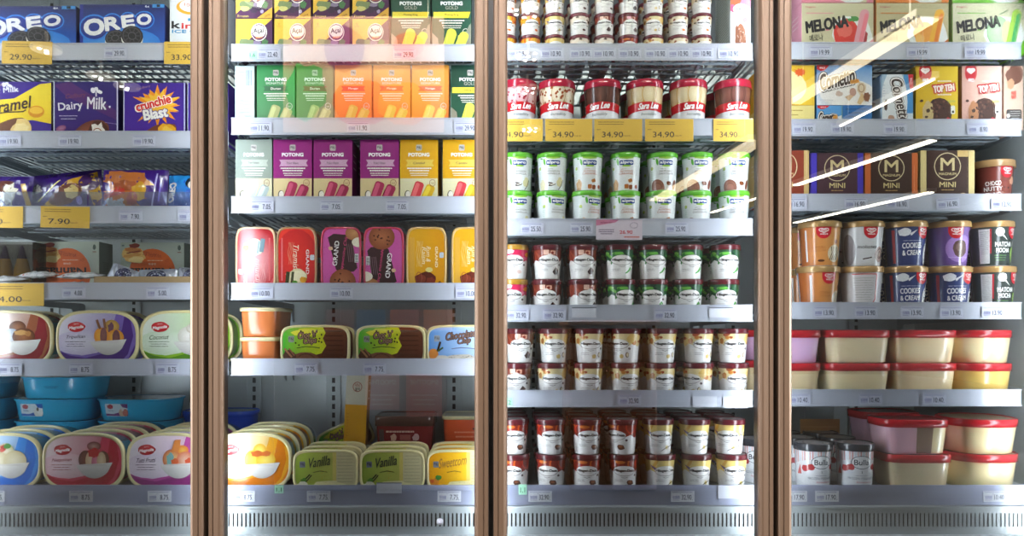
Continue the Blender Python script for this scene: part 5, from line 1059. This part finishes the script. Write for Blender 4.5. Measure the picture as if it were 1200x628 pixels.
# ---------------------------------------------------------------- bay four
b = S(4,0); g = 'fruit popsicle boxes on the top shelf'; hh = Z(3.5,YF)-b-.0006
for i, (x0, x1, ar, c, nm) in enumerate(((939,1024,ME_S,'dc98aa','pink strawberry'),(1026.5,1112,ME_M,'d88a28','orange mango'),(1116,1203,ME_G,'74b42c','green melon'))):
    for k in range(2):
        carton('me%d' % i,'fruit_popsicle_box',x0,x1,3.5,b+k*(hh+.001),c,ar,f'{nm} popsicle box, {("lower","upper")[k]} layer of the top shelf','box',g,dp=.09,h=hh,left=side_plain(c))
b = S(4,1); g = None; hl = Z(123.5,YF)-b-.0012
carton('cbl','cone_box',893,955,123.5,b,'dcc470',art_conebox_low,'flat pale yellow cone box under the yellow one','box',g,dp=.12)
carton('cbu','cone_box',893,955,76,b+hl+.001,'d8a820',art_conebox,'yellow cone box with orange sun beside the door post','box',g,dp=.12,h=Z(76,YF)-b-hl-.002)
carton('cnl','cone_box',956.5,1022.5,123.5,b,'2f6fae',art_cornetto_low,'flat blue and white cone box under the larger blue one','box',g,dp=.14)
carton('cnu','cone_box',956.5,1022.5,76,b+hl+.001,'4a8cc8',art_cornetto,'blue and white cone box with large slanted lettering','box',g,dp=.14,h=Z(76,YF)-b-hl-.002)
carton('cnt','cone_box',1033,1070.5,87,b,'6a9cc8',art_corn_tall,'cone box stood on end, lettering running downwards','box',g,dp=.16,left=side_corntall)
carton('tt1','chocolate_bar_box',1073,1123,77,b,'c8a018',art_topten('d0a81c','e4c42c'),'yellow chocolate bar box with red corner badge','box',g,dp=.10,left=side_plain('a88010'))
carton('tt2','chocolate_bar_box',1127,1174.5,77,b,'d0a090',art_topten('cfa090','eccabc'),'pale pink chocolate bar box with red corner badge','box',g,dp=.10,left=side_plain('b08878'))
carton('tt3','chocolate_bar_box',1176,1199.5,77,b,'dcb8a4',art_topside,'narrow pale box side with dark panel at the shelf end','box',g,dp=.10)
b = S(4,2); g = 'dark mini bar boxes with gold letters'
for i, (x0, x1, top, bg, ed, ft, e2, lb) in enumerate(((893,948.5,176,'8a3a28','d0b078',['b06048','c88870'],None,'red-brown bar box with gold edge beside the door post'),(950,1012,179,'4a3038','4a3cb0',['7a4a54','a06a60'],None,'brown bar box with violet edges'),
    (1013,1076,179,'3e2820','c86a34',['8a5030','b06a3a'],None,'brown bar box with orange edges'),(1078,1142.5,176,'3c2218','d8c488',['3c2218','5a3828','e0c090'],None,'plain dark brown bar box with cream-gold edges'))):
    carton('mg%d' % i,'mini_bar_box',x0,x1,top,b,bg,art_magnum(bg,ed,ft,e2),lb,'box',g,dp=.12,left=side_plain(ed))
def mkw(k): return make_round('gold_lidded_tub', .050, .0605, .1375, .0658, .019, 'c8c8cc', 'b08a54', art_walls(k), lidmat=mat('gold lid plastic', .25, metal=.2, coat=.4))
place('wanutty', make_round('gold_lidded_tub', .048, .0575, .139, .0635, .022, '5a2a24', 'a88458', art_walls('nutty')), (X(1164,YF+.06), YF+.068, b+.0008), -.12, 'dark red chocolate nut tub with gold lid, alone at the shelf end', 'tub', None)
b = S(4,3); g = 'gold-lidded tubs in two tiers'
WN = {'double':'orange tub','mol':'silver-grey tub','back':'silver-grey tub turned to its back','cookie':'navy blue tub','purple':'purple tub','matcha':'dark green tub'}
UP = ((960.5,'double',-.02),(1010,'mol',.0),(1060,'cookie',.05),(1110.3,'purple',.05),(1160.5,'matcha',.05)); LO = ((958.5,'double',.35),(1009,'back',.1),(1060,'cookie',-.05),(1111.5,'cookie',.05),(1162.5,'matcha',.08))
tiers(UP, LO, 'wa', mkw, WN, .0658, .1378, b, g, 'gold-lidded', rows=2)
b = S(4,4); g = 'milky tubs with red lids'
def mkr(key, W, dp, H, e, body, art=None, lt='b8242e'): return make_plan('red_lidded_tub', W, dp, H, e, body, 'c4202c', .0235, .90, art, lidtop=lt, body_mat=SEMI)
def spk(a):
    a.rect(0,0,1,1,'ead9b4')
    for i in range(140): rn = random.Random(i); a.ell(rn.random(),rn.random(),.0035,.008,'5a5444',0,i > 0,6)
def gotxt(a): a.text('UO',.22,.78,.07,.08,'f0e8c8',bold=.02)
def stripes(a): a.rect(0,0,.45,1,'e6b8c8'); a.rect(.45,0,.72,1,'8a7264'); a.rect(.72,0,1,1,'ecdcae')
Hr = .1015
for k, r_ in enumerate(((('ra0','f2dcb0','plain cream'),('ra1','eedcb2','plain cream'),('ra2','f0dab0','plain cream'),('rd','f0cc70','yellow')),(('rp','e2b8de','lilac'),('rs','ead9b4','speckled'),('ra2','f0dab0','plain cream'),('rd2','f6e2b2','pale yellow')))):
    for i, (key, body, nm) in enumerate(r_):
        px = (930,1005.5,1083,1154)[i]; W = (.172,.203,.203,.177)[i]; e = (4,4,4,2.5)[i]
        art = spk if key == 'rs' else (gotxt if key == 'ra2' and 0 else None)
        place(key, mkr(key, W, .145 if i < 3 else .175, Hr, e, body, art), (X(px,YF+.05), YF+.092, b+.0008+k*(Hr+.0006)), 0, f'{nm} tub with red lid, {("lower","upper")[k]} tier, {ORD[i]} from left', 'tub', g)
        place(key, mkr(key, W, .145 if i < 3 else .175, Hr, e, body, art), (X(px,YF+.05), YF+.092+.19, b+.0008+k*(Hr+.0006)), 0, f'{nm} tub with red lid, {("lower","upper")[k]} tier, behind the {ORD[i]} one', 'tub', g)
g = 'red-lidded tubs on the base deck'
place('rbs', mkr('rbs', .205, .15, .105, 4, 'ead9b4', spk), (X(1072.5,YD+.05), YD+.08, ZD+.0008), 0, 'speckled cream tub with red lid under the pink striped one', 'tub', g)
place('rbp', mkr('rbp', .205, .15, .105, 4, 'ecc4d0', stripes, lt='c84048'), (X(1069,YD+.05), YD+.08, ZD+.0008+.1056), 0, 'pink, brown and cream striped tub with red lid', 'tub', g)
for k in range(2): place('rbd', mkr('rbd', .212, .20, .105, 2.4, 'f6e4b4', lt='d8c0a0'), (X(1149,YD+.08), YD+.105, ZD+.0008+k*.1056), 0, ('round pale yellow tub with red lid, lower of the end pair','round pale yellow tub with red lid, upper of the end pair')[k], 'tub', g)
for k in range(2): place('rbq', mkr('rbq', .2, .15, .105, 4, 'e0b0c2'), (X(1040,.42), .45, ZD+.0008+k*.1056), 0, ('pink tub with red lid at the back, lower of two','pink tub with red lid at the back, upper of two')[k], 'tub', g)
g = 'black-lidded yoghurt tubs'
for i, px in enumerate((953,1002)):
    for r in range(3):
        place('bul', None, (X(px,YD+.057), YD+.06+r*.117, ZD+.0008), (.1,-.05)[i], ('black-lidded strawberry yoghurt tub, front left of the group of six','black-lidded strawberry yoghurt tub, front right of the group of six','yoghurt tub behind the front left one','yoghurt tub behind the front right one','rearmost yoghurt tub, left line','rearmost yoghurt tub, right line')[i+2*r], 'tub', g)
mb = MB(); Y = .50; mb.box(X(938,Y),X(984,Y),Y,Y+.002,Z(508,Y),Z(491,Y),lin('b07c44')); mb.box(X(941,Y),X(981,Y),Y-.0006,Y,Z(500.5,Y),Z(499.5,Y),lin('c89a60')); card = mb.build('hanging_card', PAPER)
tag(card, 'orange-brown blank card hanging above the yoghurt tubs', 'card')
mb = MB()
for px in (944, 978): mb.tube([(X(px,Y),Y+.004,Z(508,Y)),(X(px,Y),Y+.004,S(4,4)-.008)], .0012, lin('9aa0a4'))
o = mb.build('hanger_wire', PAPER); o.parent = card

# ================================================================ price tags
def tagmesh(name, W, H, col, art, base_mat=PAPER, th=.0009):
    def f():
        mb = MB(); mb.box(-W/2,W/2,-th,0,0,H,lin(col)); a = Art(W,H); art(a); a.emit(mb, lambda u, v, o: (u-W/2,-th-o*.8,v)); return mb.build(name, base_mat)
    return f
def art_tag(price):
    def f(a):
        a.rect(.0,.965,1,1,'a8a8c4'); a.rect(0,0,.012,1,'b4b4cc',True); a.rect(.988,0,1,1,'b4b4cc',True); a.micro(.06,.92,.86,'6c6c98',1,.1,.05,7,center=False)
        a.bars(.08,.26,.38,.56,'7676a4',22); a.micro(.08,.36,.16,'8888a8',1,.1,.05,3,center=False); a.rect(.38,.70,.43,.73,'54548a')
        w = .42 if len(price) > 4 else .34
        a.text(price,.87-w/2,.42,w,.46,'26263a',bold=.01); a.rect(.89,.14,.91,.24,'6a6a88')
    return f
def wtag(px, b, i, price, under, ang=0, col='c6c9da', deck=False, W=.0735):
    if deck: Y = .1498; base = .4845+.006; z = base
    else: Y = .1874; z = S(b,i)-.0185
    k = ('d' if deck else '')+'t'+price+col
    Wd = .070
    o = place(k, tagmesh('price_tag', Wd, .0325, col, art_tag(price)), (X(px,Y), Y, z), 0, f'white price tag reading {price}, under {under}', 'price tag', 'white price tags', ry=ang)
for px, i, pr, u in ((135.5,0,'29.90','the blue cookie box nearest the post'),(11,1,'19.90','the caramel box at far left'),(82,1,'19.90','the plain purple chocolate box'),(169,1,'19.90','the orange burst box'),(153,2,'7.90','the orange burst wrapper'),(222,2,'7.90','the blue cookie wrapper'),
    (86.5,3,'4.00','the first waffle box'),(185,3,'5.00','the silver wrappers'),(12,4,'8.75','the red-brown oval tub'),(94.5,4,'8.75','the purple oval tub'),(196.5,4,'8.75','the green oval tub')): wtag(px,1,i,pr,u)
for px, i, pr, u in ((315,0,'22.40','the first berry box column'),(474,0,'29.90','the dark green box by the berry boxes'),(305,1,'11.90','the green popsicle box'),(420,1,'11.90','the first orange popsicle box'),(546,1,'29.90','the last dark green box'),
    (307,2,'7.05','the grey popsicle box'),(388.5,2,'7.05','the middle magenta box'),(465.5,2,'7.05','the yellow popsicle boxes'),(306,3,'10.00','the red upright tub with painted glare'),(400,3,'10.00','the first pink upright tub'),(547.5,3,'10.00','the last golden upright tub'),
    (358.5,4,'7.75','the first green-brown chocolate lid'),(439,4,'7.75','the second green-brown chocolate lid')): wtag(px,2,i,pr,u)
for j, px in enumerate((607,647,681,708.5,738,769,796,823,855)): wtag(px,3,0,'10.90','the stick bar box' if j == 8 else f'the {ORD[j]} mini cup column')
for px, i, pr, u in ((623.5,2,'25.50','the second green-lidded pint'),(681.5,2,'25.90','the third green-lidded pint'),(793,2,'25.90','the fifth green-lidded pint'),(606,3,'32.90','the gold-lidded pint'),(649.5,3,'32.90','the second mint shelf pint'),(780,3,'32.90','the fifth mint shelf pint'),(738,4,'32.90','the fourth nut shelf pint')): wtag(px,3,i,pr,u)
for px, i, pr, u in ((961.5,0,'19.99','the pink strawberry box'),(1076,0,'19.99','the orange mango box'),(1144,0,'19.99','the green melon box'),(942,1,'19.90','the yellow cone box'),(987,1,'19.90','the blue cone box'),(1049,1,'19.90','the cone box stood on end'),(1147,1,'8.90','the pale pink bar box'),
    (932,2,'16.90','the red-brown bar box'),(1003,2,'16.90','the violet-edged bar box'),(1052,2,'16.90','the orange-edged bar box'),(1111.5,2,'16.90','the cream-gold edged bar box'),(1175,2,'12.90','the chocolate nut tub'),
    (966.5,3,'13.90','the orange gold-lidded tub'),(1015,3,'13.90','the silver-grey tub'),(1069,3,'13.90','the first navy tub'),(1115,3,'13.90','the purple tub'),(1164,3,'13.90','the dark green tub'),(936,4,'10.40','the lilac tub'),(1020,4,'10.40','the speckled upper tub'),(1095,4,'10.40','the third red-lidded pair')): wtag(px,4,i,pr,u,ang=-.08 if (i == 2 and px == 1111.5) else 0)
for px, pr, u in ((-8,'8.75','the blue oval tub'),(95,'8.75','the red-pink oval tub'),(187,'8.75','the pale pink oval tub'),(285,'8.75','the golden oval tub'),(373.5,'7.75','the first vanilla tub'),(526.5,'7.75','the sweetcorn tub'),(633,'32.90','the second red swirl pint'),(800,'32.90','the yellow vanilla pints'),(932,'17.90','the first yoghurt tub'),(969,'17.90','the second yoghurt tub'),(1166,'10.40','the round pale yellow pair')):
    wtag(px,0,0,pr,u,col='d6d8de',deck=True)
def art_ytag(price):
    def f(a): a.rect(0,0,1,1,'d9b040'); a.micro(.08,.62,.86,'7a6024',2,.1,.035,3,center=False); a.text('RM',.09,.52,.07,.05,'4a3a18',bold=.03); a.text(price,.38,.30,.44,.25,'35322c',bold=.01); a.text('/each',.68,.25,.16,.07,'4a4230')
    return f
def ytag(x0, x1, y0, y1, price, label, k):
    Y = .1870; W = X(x1,Y)-X(x0,Y); H = Z(y0,Y)-Z(y1,Y)
    place(k, tagmesh('yellow_price_card', W, H, 'd2a838', art_ytag(price)), ((X(x0,Y)+X(x1,Y))/2, Y, Z(y1,Y)), 0, label, 'price card', 'yellow price cards', ry=k in ('y1','y4') and .02 or 0)
ytag(2,61,48.5,75,'29.90','yellow price card reading 29.90 under the blue cookie box','y1'); ytag(192.5,246,49,75,'33.90','yellow price card reading 33.90 beside the door post','y2'); ytag(-32,27,242,267,'9.90','yellow price card cut off under the leftmost wrapper','y3'); ytag(47.5,105,242,267,'7.90','yellow price card reading 7.90 under the gold wrapper','y4'); ytag(-12,51.5,332,358.5,'4.00','yellow price card reading 4.00 under the sachets','y5')
for i, (x0, x1) in enumerate(((579,636),(639,694),(696.5,752.5),(756,812.5),(836,882.5))): ytag(x0,x1,139.5,165.5,'34.90',f'yellow price card reading 34.90, {ORD[i]} from left under the large tubs','z%d' % i)
def gtag(px, py, W, H, t, label, deck):
    Y = .1494 if deck else .1872
    place('g'+t+str(px), tagmesh('green_shelf_marker', W, H, 'a4dcbc', lambda a: a.text(t,.5,.45,.6,.5,'2a5a40',bold=.02)), (X(px,Y), Y, Z(py,Y)), 0, label, 'marker', 'green shelf markers')
gtag(296,68.5,.026,.022,'1.6','green marker reading 1.6 beside the 22.40 tag',False); gtag(597,476,.016,.026,'2','green marker reading 2 at the nut shelf edge',False); gtag(327,578,.026,.024,'1.1','green marker reading 1.1 under the golden oval tub',True); gtag(612.5,579.5,.024,.030,'1.1','green marker under the first red swirl pints',True)
def btag(px, py, W, H, label, deck, bar=True):
    Y = .1494 if deck else .1872
    def f():
        mb = MB(); mb.box(-W/2,W/2,-.0009,0,0,H,lin('d2d4de'))
        if bar: mb.box(-W/2,W/2,-.0012,-.0009,H*.92,H,lin('5a5a64'))
        return mb.build('blank_price_holder', PAPER)
    place('bt'+label, f, (X(px,Y), Y, Z(py,Y)), 0, label, 'price holder', 'blank price holders')
btag(684.5,372,.072,.03,'blank price holder with dark top line under brown pints',False); btag(845,372,.072,.03,'blank price holder under the last mint pint',False); btag(826,477,.072,.032,'blank pale price holder under the sixth nut pint',False,False); btag(861.5,478,.072,.034,'blank pale price holder under the last nut pint',False,False)
btag(456,578,.074,.032,'blank price holder under the second vanilla tub',True); btag(861,584,.098,.038,'large blank price holder under the last vanilla pint',True,False)
def art_promo(a):
    a.rect(0,0,1,1,'d0c4d0'); a.poly([(0,.7),(0,1),(.5,1),(.42,.86)],'c87a98'); a.text('alpro',.22,.86,.25,.12,'8a3a58',bold=.03); a.micro(.05,.4,.5,'7a6a80',3,.1,.05); a.text('26.90',.65,.38,.28,.18,'c83a4a',bold=.03); a.ring(.82,.72,.08,.14,'7a6a80',.02); a.micro(.6,.95,.14,'c85a4a',1,.1,.06)
place('promo', tagmesh('promotion_card', .138, .060, 'd0c4d0', art_promo), (X(725.5,.1865), .1865, Z(281,.1865)), 0, 'pink and white promotion card with red price under green-lidded pints', 'card', None)
# suction hook on the glass of the second door
def hook():
    r = empty('suction_cup'); m = clear_mat('suction rubber', 'dfe6ea', 1.45, haze=.25)
    def ry(b):   # turned so its axis points at the viewer
        b.v = [(v[0], -v[2], v[1]) for v in b.v]; return b
    mb = MB(); mb.lathe([(.0095,0),(.008,.002),(.004,.004),(.003,.0065)], W_, 24, cap1=W_); ry(mb).build('cup', m, r)
    mb = MB(); mb.lathe([(.0026,.0068),(.0034,.009),(.0015,.012)], W_, 16, cap0=W_, cap1=W_); ry(mb).build('knob', m, r)
    return r
place('hook', hook, (X(515,.0), .0196, Z(611,.02)), 0, 'small clear suction cup on the glass below the sweetcorn tub', 'suction cup', None)
# ================================================================ the shop behind the viewer
mb = MB(); mb.box(-9,9,-14,.9,-.02,0,W_); tag(mb.build('floor', mat('shop floor tile', .3, col='2e2a26', var=.15, scale=3)), kind='structure')
mb = MB(); mb.box(-9,9,-14,.9,3.35,3.4,W_); tag(mb.build('ceiling', mat('shop ceiling', .8, col='12100e', var=.2, scale=2)), kind='structure')
TUBE = mat('fluorescent tube', col='fff6e4', emit=9.0); SPOT = mat('spot lens', col='fff4e6', emit=60.0); HOUS = mat('white lamp housing', .5, col='b8b0a4')
SOFT = mat('dim cream diffuser', col='ffe6bc', emit=2.6)
def strip(x0, y0, x1, y1, w, z=2.9, lab='', m=None):
    L_ = math.hypot(x1-x0, y1-y0); a = math.atan2(-(x1-x0), y1-y0)
    r = empty('ceiling_strip_light', ((x0+x1)/2, (y0+y1)/2, z), a); tag(r, lab, 'ceiling light', 'long ceiling strip lights')
    mb = MB(); mb.box(-w/2-.02,w/2+.02,-L_/2-.02,L_/2+.02,.012,.06,W_,bev=.004); mb.build('housing', HOUS, r)
    mb = MB(); mb.box(-w/2,w/2,-L_/2,L_/2,-.004,.011,W_,bev=.004); mb.build('diffuser', m or TUBE, r)
    mb = MB()
    for s_ in (-1,1): mb.tube([(0,s_*L_*.4,.06),(0,s_*L_*.4,3.35-z)], .004, W_)
    mb.build('suspension_rod', HOUS, r)
strip(2.54,-4.13,2.68,-2.45,.14,m=SOFT,lab='cream strip light mirrored across the mango popsicle boxes')
strip(3.27,-4.82,3.37,-3.53,.02,lab='thin strip light mirrored beside the broad cream one')
strip(4.03,-7.66,4.46,-5.35,.09,lab='bright strip light mirrored across the dark bar boxes')
strip(5.45,-11.1,6.13,-8.16,.10,lab='bright strip light mirrored above the gold-lidded tubs')
strip(2.44,-8.82,2.70,-5.35,.22,m=SOFT,lab='dim cream strip light mirrored beside the last green-lidded pints')
strip(3.60,-9.96,3.88,-8.56,.06,lab='short bright strip light mirrored under the last green-lidded pint')
def spot(px, py, n, lab, h=2.2, sp=.055):
    d = h*F/(CY-py); x = (px-CX)/F*d; Y = -(d-2)+.04
    def mk():
        r = empty('ceiling_spotlight')
        mb = MB(); mb.lathe([(.11,.03),(.115,.012),(.11,.0)], W_, 24, cap0=W_, cap1=W_); mb.build('housing', HOUS, r)
        mb = MB()
        for i in range(n):
            a = 2*PI*i/n; rr = 0 if i == 0 else sp; mb.lathe([(.014,-.001),(.012,-.004)], W_, 12, cap1=None, cx=rr*math.cos(a), cy=rr*math.sin(a)); 
            mb.face([(rr*math.cos(a)+.013*math.cos(t*.785), rr*math.sin(a)-.013*math.sin(t*.785), -.004) for t in range(8)], [W_]*8)
        mb.build('lens_cluster', SPOT, r)
        mb = MB(); mb.tube([(0,0,.03),(0,0,3.35-ZC-h)], .012, W_); mb.build('stem', HOUS, r)
        return r
    place('spot%d' % n, mk, (x, Y, ZC+h), 0, lab, 'spotlight', 'ceiling spotlights')
spot(54,59,3,'spotlight mirrored on the yellow 29.90 card'); spot(118,91,3,'spotlight mirrored above the plain purple box'); spot(149,103,3,'spotlight mirrored between the two purple boxes'); spot(306,2,3,'spotlight mirrored on the purple berry boxes')
spot(618,14,7,'spotlight mirrored on the red and orange mini cups',sp=.085); spot(619,66,7,'spotlight mirrored on the top rail by the first 10.90 tag',sp=.085); spot(618,106,7,'spotlight mirrored on the pink strawberry tub',sp=.085); spot(622,152,7,'spotlight mirrored on the first 34.90 cards',sp=.085)
# hanging fruit banner, seen only mirrored in the second door
mb = MB(); mb.box(-.5,.5,0,.004,0,.72,lin('c8a088')); a = Art(1.0,.72)
a.rect(0,0,1,1,'c89a80'); a.blob(.62,.72,.13,.2,'7c2450',3,amp=.06); a.blob(.35,.62,.12,.17,'e0b090',5,amp=.1); a.blob(.22,.75,.1,.12,'e05a20',7,amp=.1); a.blob(.86,.35,.13,.25,'3c9a2c',9,amp=.15); a.blob(.5,.25,.2,.2,'d8401c',11,amp=.08); a.blob(.25,.25,.16,.2,'f08a1c',12,amp=.1)
a.emit(mb, lambda u, v, o: (.5-u, .004+o*3, v)); o = mb.build('hanging_banner', CARD, None, (-.80,-2.5,2.22)); tag(o, 'hanging fruit banner mirrored faintly over the orange popsicle boxes', 'banner')
mb = MB()
for x in (-.4,.4): mb.tube([(x,.002,.72),(x,.002,1.13)], .003, W_)
c_ = mb.build('hanging_cord', HOUS, o)
# shop furniture mirrored in the doors
def vx(px, d): return (px-CX)/F*d
d_ = 4.5; Yb = -(d_-2)+.04
WOOD = mat('shop wood', .45, col='9a6a48', bump=.2, scale=14, var=.25)
mb = MB(); mb.box(vx(668,d_),vx(770,d_),Yb-.5,Yb,.001,1.02,W_,bev=.01); mb.box(vx(668,d_)-.02,vx(770,d_)+.02,Yb-.52,Yb+.02,1.02,1.05,W_,bev=.006)
tag(mb.build('wooden_stand', WOOD), 'brown wooden stand mirrored faintly over the nut print pints', 'stand')
mb = MB(); mb.box(-1.35,-.12,Yb-.7,Yb,.001,.99,W_,bev=.01); isl = mb.build('produce_island', mat('dark island panel', .5, col='5a4c44', var=.2)); tag(isl, 'dark low shop island mirrored over the rear of the second bay', 'shop counter')
for i, (p0, p1, c, t) in enumerate(((428,468,'d88a80','pink poster on the island, smaller of two'),(476,518,'e07a6c','salmon poster on the island, larger of two'))):
    mb = MB(); mb.box(vx(p0,d_),vx(p1,d_),Yb+.0005,Yb+.003,.50-.04*i,.72,lin(c)); a = Art(vx(p1,d_)-vx(p0,d_), .2); a.text('SMOOTHIE',.5,.8,.8,.16,'f4e0d0',bold=.03); a.micro(.1,.9,.4,'f4e0d0',3,.14,.04)
    a.emit(mb, lambda u, v, o: (vx(p1,d_)-u, Yb+.003+o*3, .51+v)); tag(mb.build('poster_sign', CARD), t, 'poster', 'posters on the island')
for i, (px, c, t) in enumerate(((432,'2c5c8c','blue crate on the mirrored shop island'),(472,'b04a30','red crate on the mirrored shop island'),(512,'d87a34','orange crate on the mirrored shop island'),(395,'8a4a34','brown crate on the mirrored shop island'))):
    mb = MB(); x = vx(px,d_); c = lin(c)
    for q in ((-.09,.09,-.12,-.11),(-.09,.09,.11,.12),(-.09,-.08,-.11,.11),(.08,.09,-.11,.11)): mb.box(x+q[0],x+q[1],Yb-.2+q[2],Yb-.2+q[3],.995,1.12,c)
    mb.box(x-.09,x+.09,Yb-.32,Yb-.08,.991,.995,c); tag(mb.build('fruit_crate', PLAS), t, 'crate', 'crates on the island')
# light
def area(name, loc, rot, sx, sy, e, col=(1,1,1)):
    l = bpy.data.lights.new(name, 'AREA'); l.shape = 'RECTANGLE'; l.size = sx; l.size_y = sy; l.energy = e; l.color = col
    ob = bpy.data.objects.new(name, l); C.objects.link(ob); ob.location = loc; ob.rotation_euler = rot; return ob
w = bpy.data.worlds.new('w'); bpy.context.scene.world = w; w.use_nodes = True
bg = w.node_tree.nodes['Background']; bg.inputs[0].default_value = (.46,.40,.345,1); bg.inputs[1].default_value = .12
for x in (-3,-1,1,3): area('added_front_fill', (x,-2.55,3.3), (math.radians(48),0,0), 1.4, .4, 110, (1,.93,.85))  # added lamps without fixtures: front fill kept out of the door mirrors
# camera
cam = bpy.data.cameras.new('camera'); co = bpy.data.objects.new('camera', cam); C.objects.link(co)
co.location = (0,-D,ZC); co.rotation_euler = (PI/2,0,0); cam.sensor_width = 36; cam.lens = F/1200*36
cam.shift_x = (600-CX)/1200; cam.shift_y = (CY-314)/1200; cam.clip_start = .05
sc = bpy.context.scene; sc.camera = co
sc.view_settings.view_transform = 'Standard'; sc.view_settings.look = 'None'; sc.view_settings.gamma = 1; sc.view_settings.use_curve_mapping = False
sc.view_settings.exposure = .6
sc.cycles.use_denoising = True; sc.cycles.denoising_input_passes = 'RGB_ALBEDO_NORMAL'; sc.cycles.max_bounces = 6; sc.cycles.transparent_max_bounces = 12; sc.cycles.diffuse_bounces = 3; sc.cycles.glossy_bounces = 3
sc.cycles.sample_clamp_indirect = 6; sc.cycles.caustics_reflective = False; sc.cycles.caustics_refractive = False
seen = {}
for o in bpy.data.objects:
    l = o.get('label')
    if l:
        if l in seen: print('DUPLABEL', l)
        seen[l] = 1
        if not 4 <= len(l.split()) <= 16: print('LABELLEN', len(l.split()), l)

for x, y in ((-.8,-1.9),(.7,-1.9)): area('added_mirror_fill', (x,y,3.3), (math.radians(-35),0,0), .8, .4, 55, (1,.9,.78))  # added lamps without fixtures, brightening the shop things mirrored in the glass

for sx in (-1, 1): area('added_side_fill', (sx*5.6,-3.0,1.15), (PI/2,0,math.radians(sx*58)), 1.6, 1.6, 480, (1,.95,.88))  # added fill from both sides, out of view, brightening the lower stock
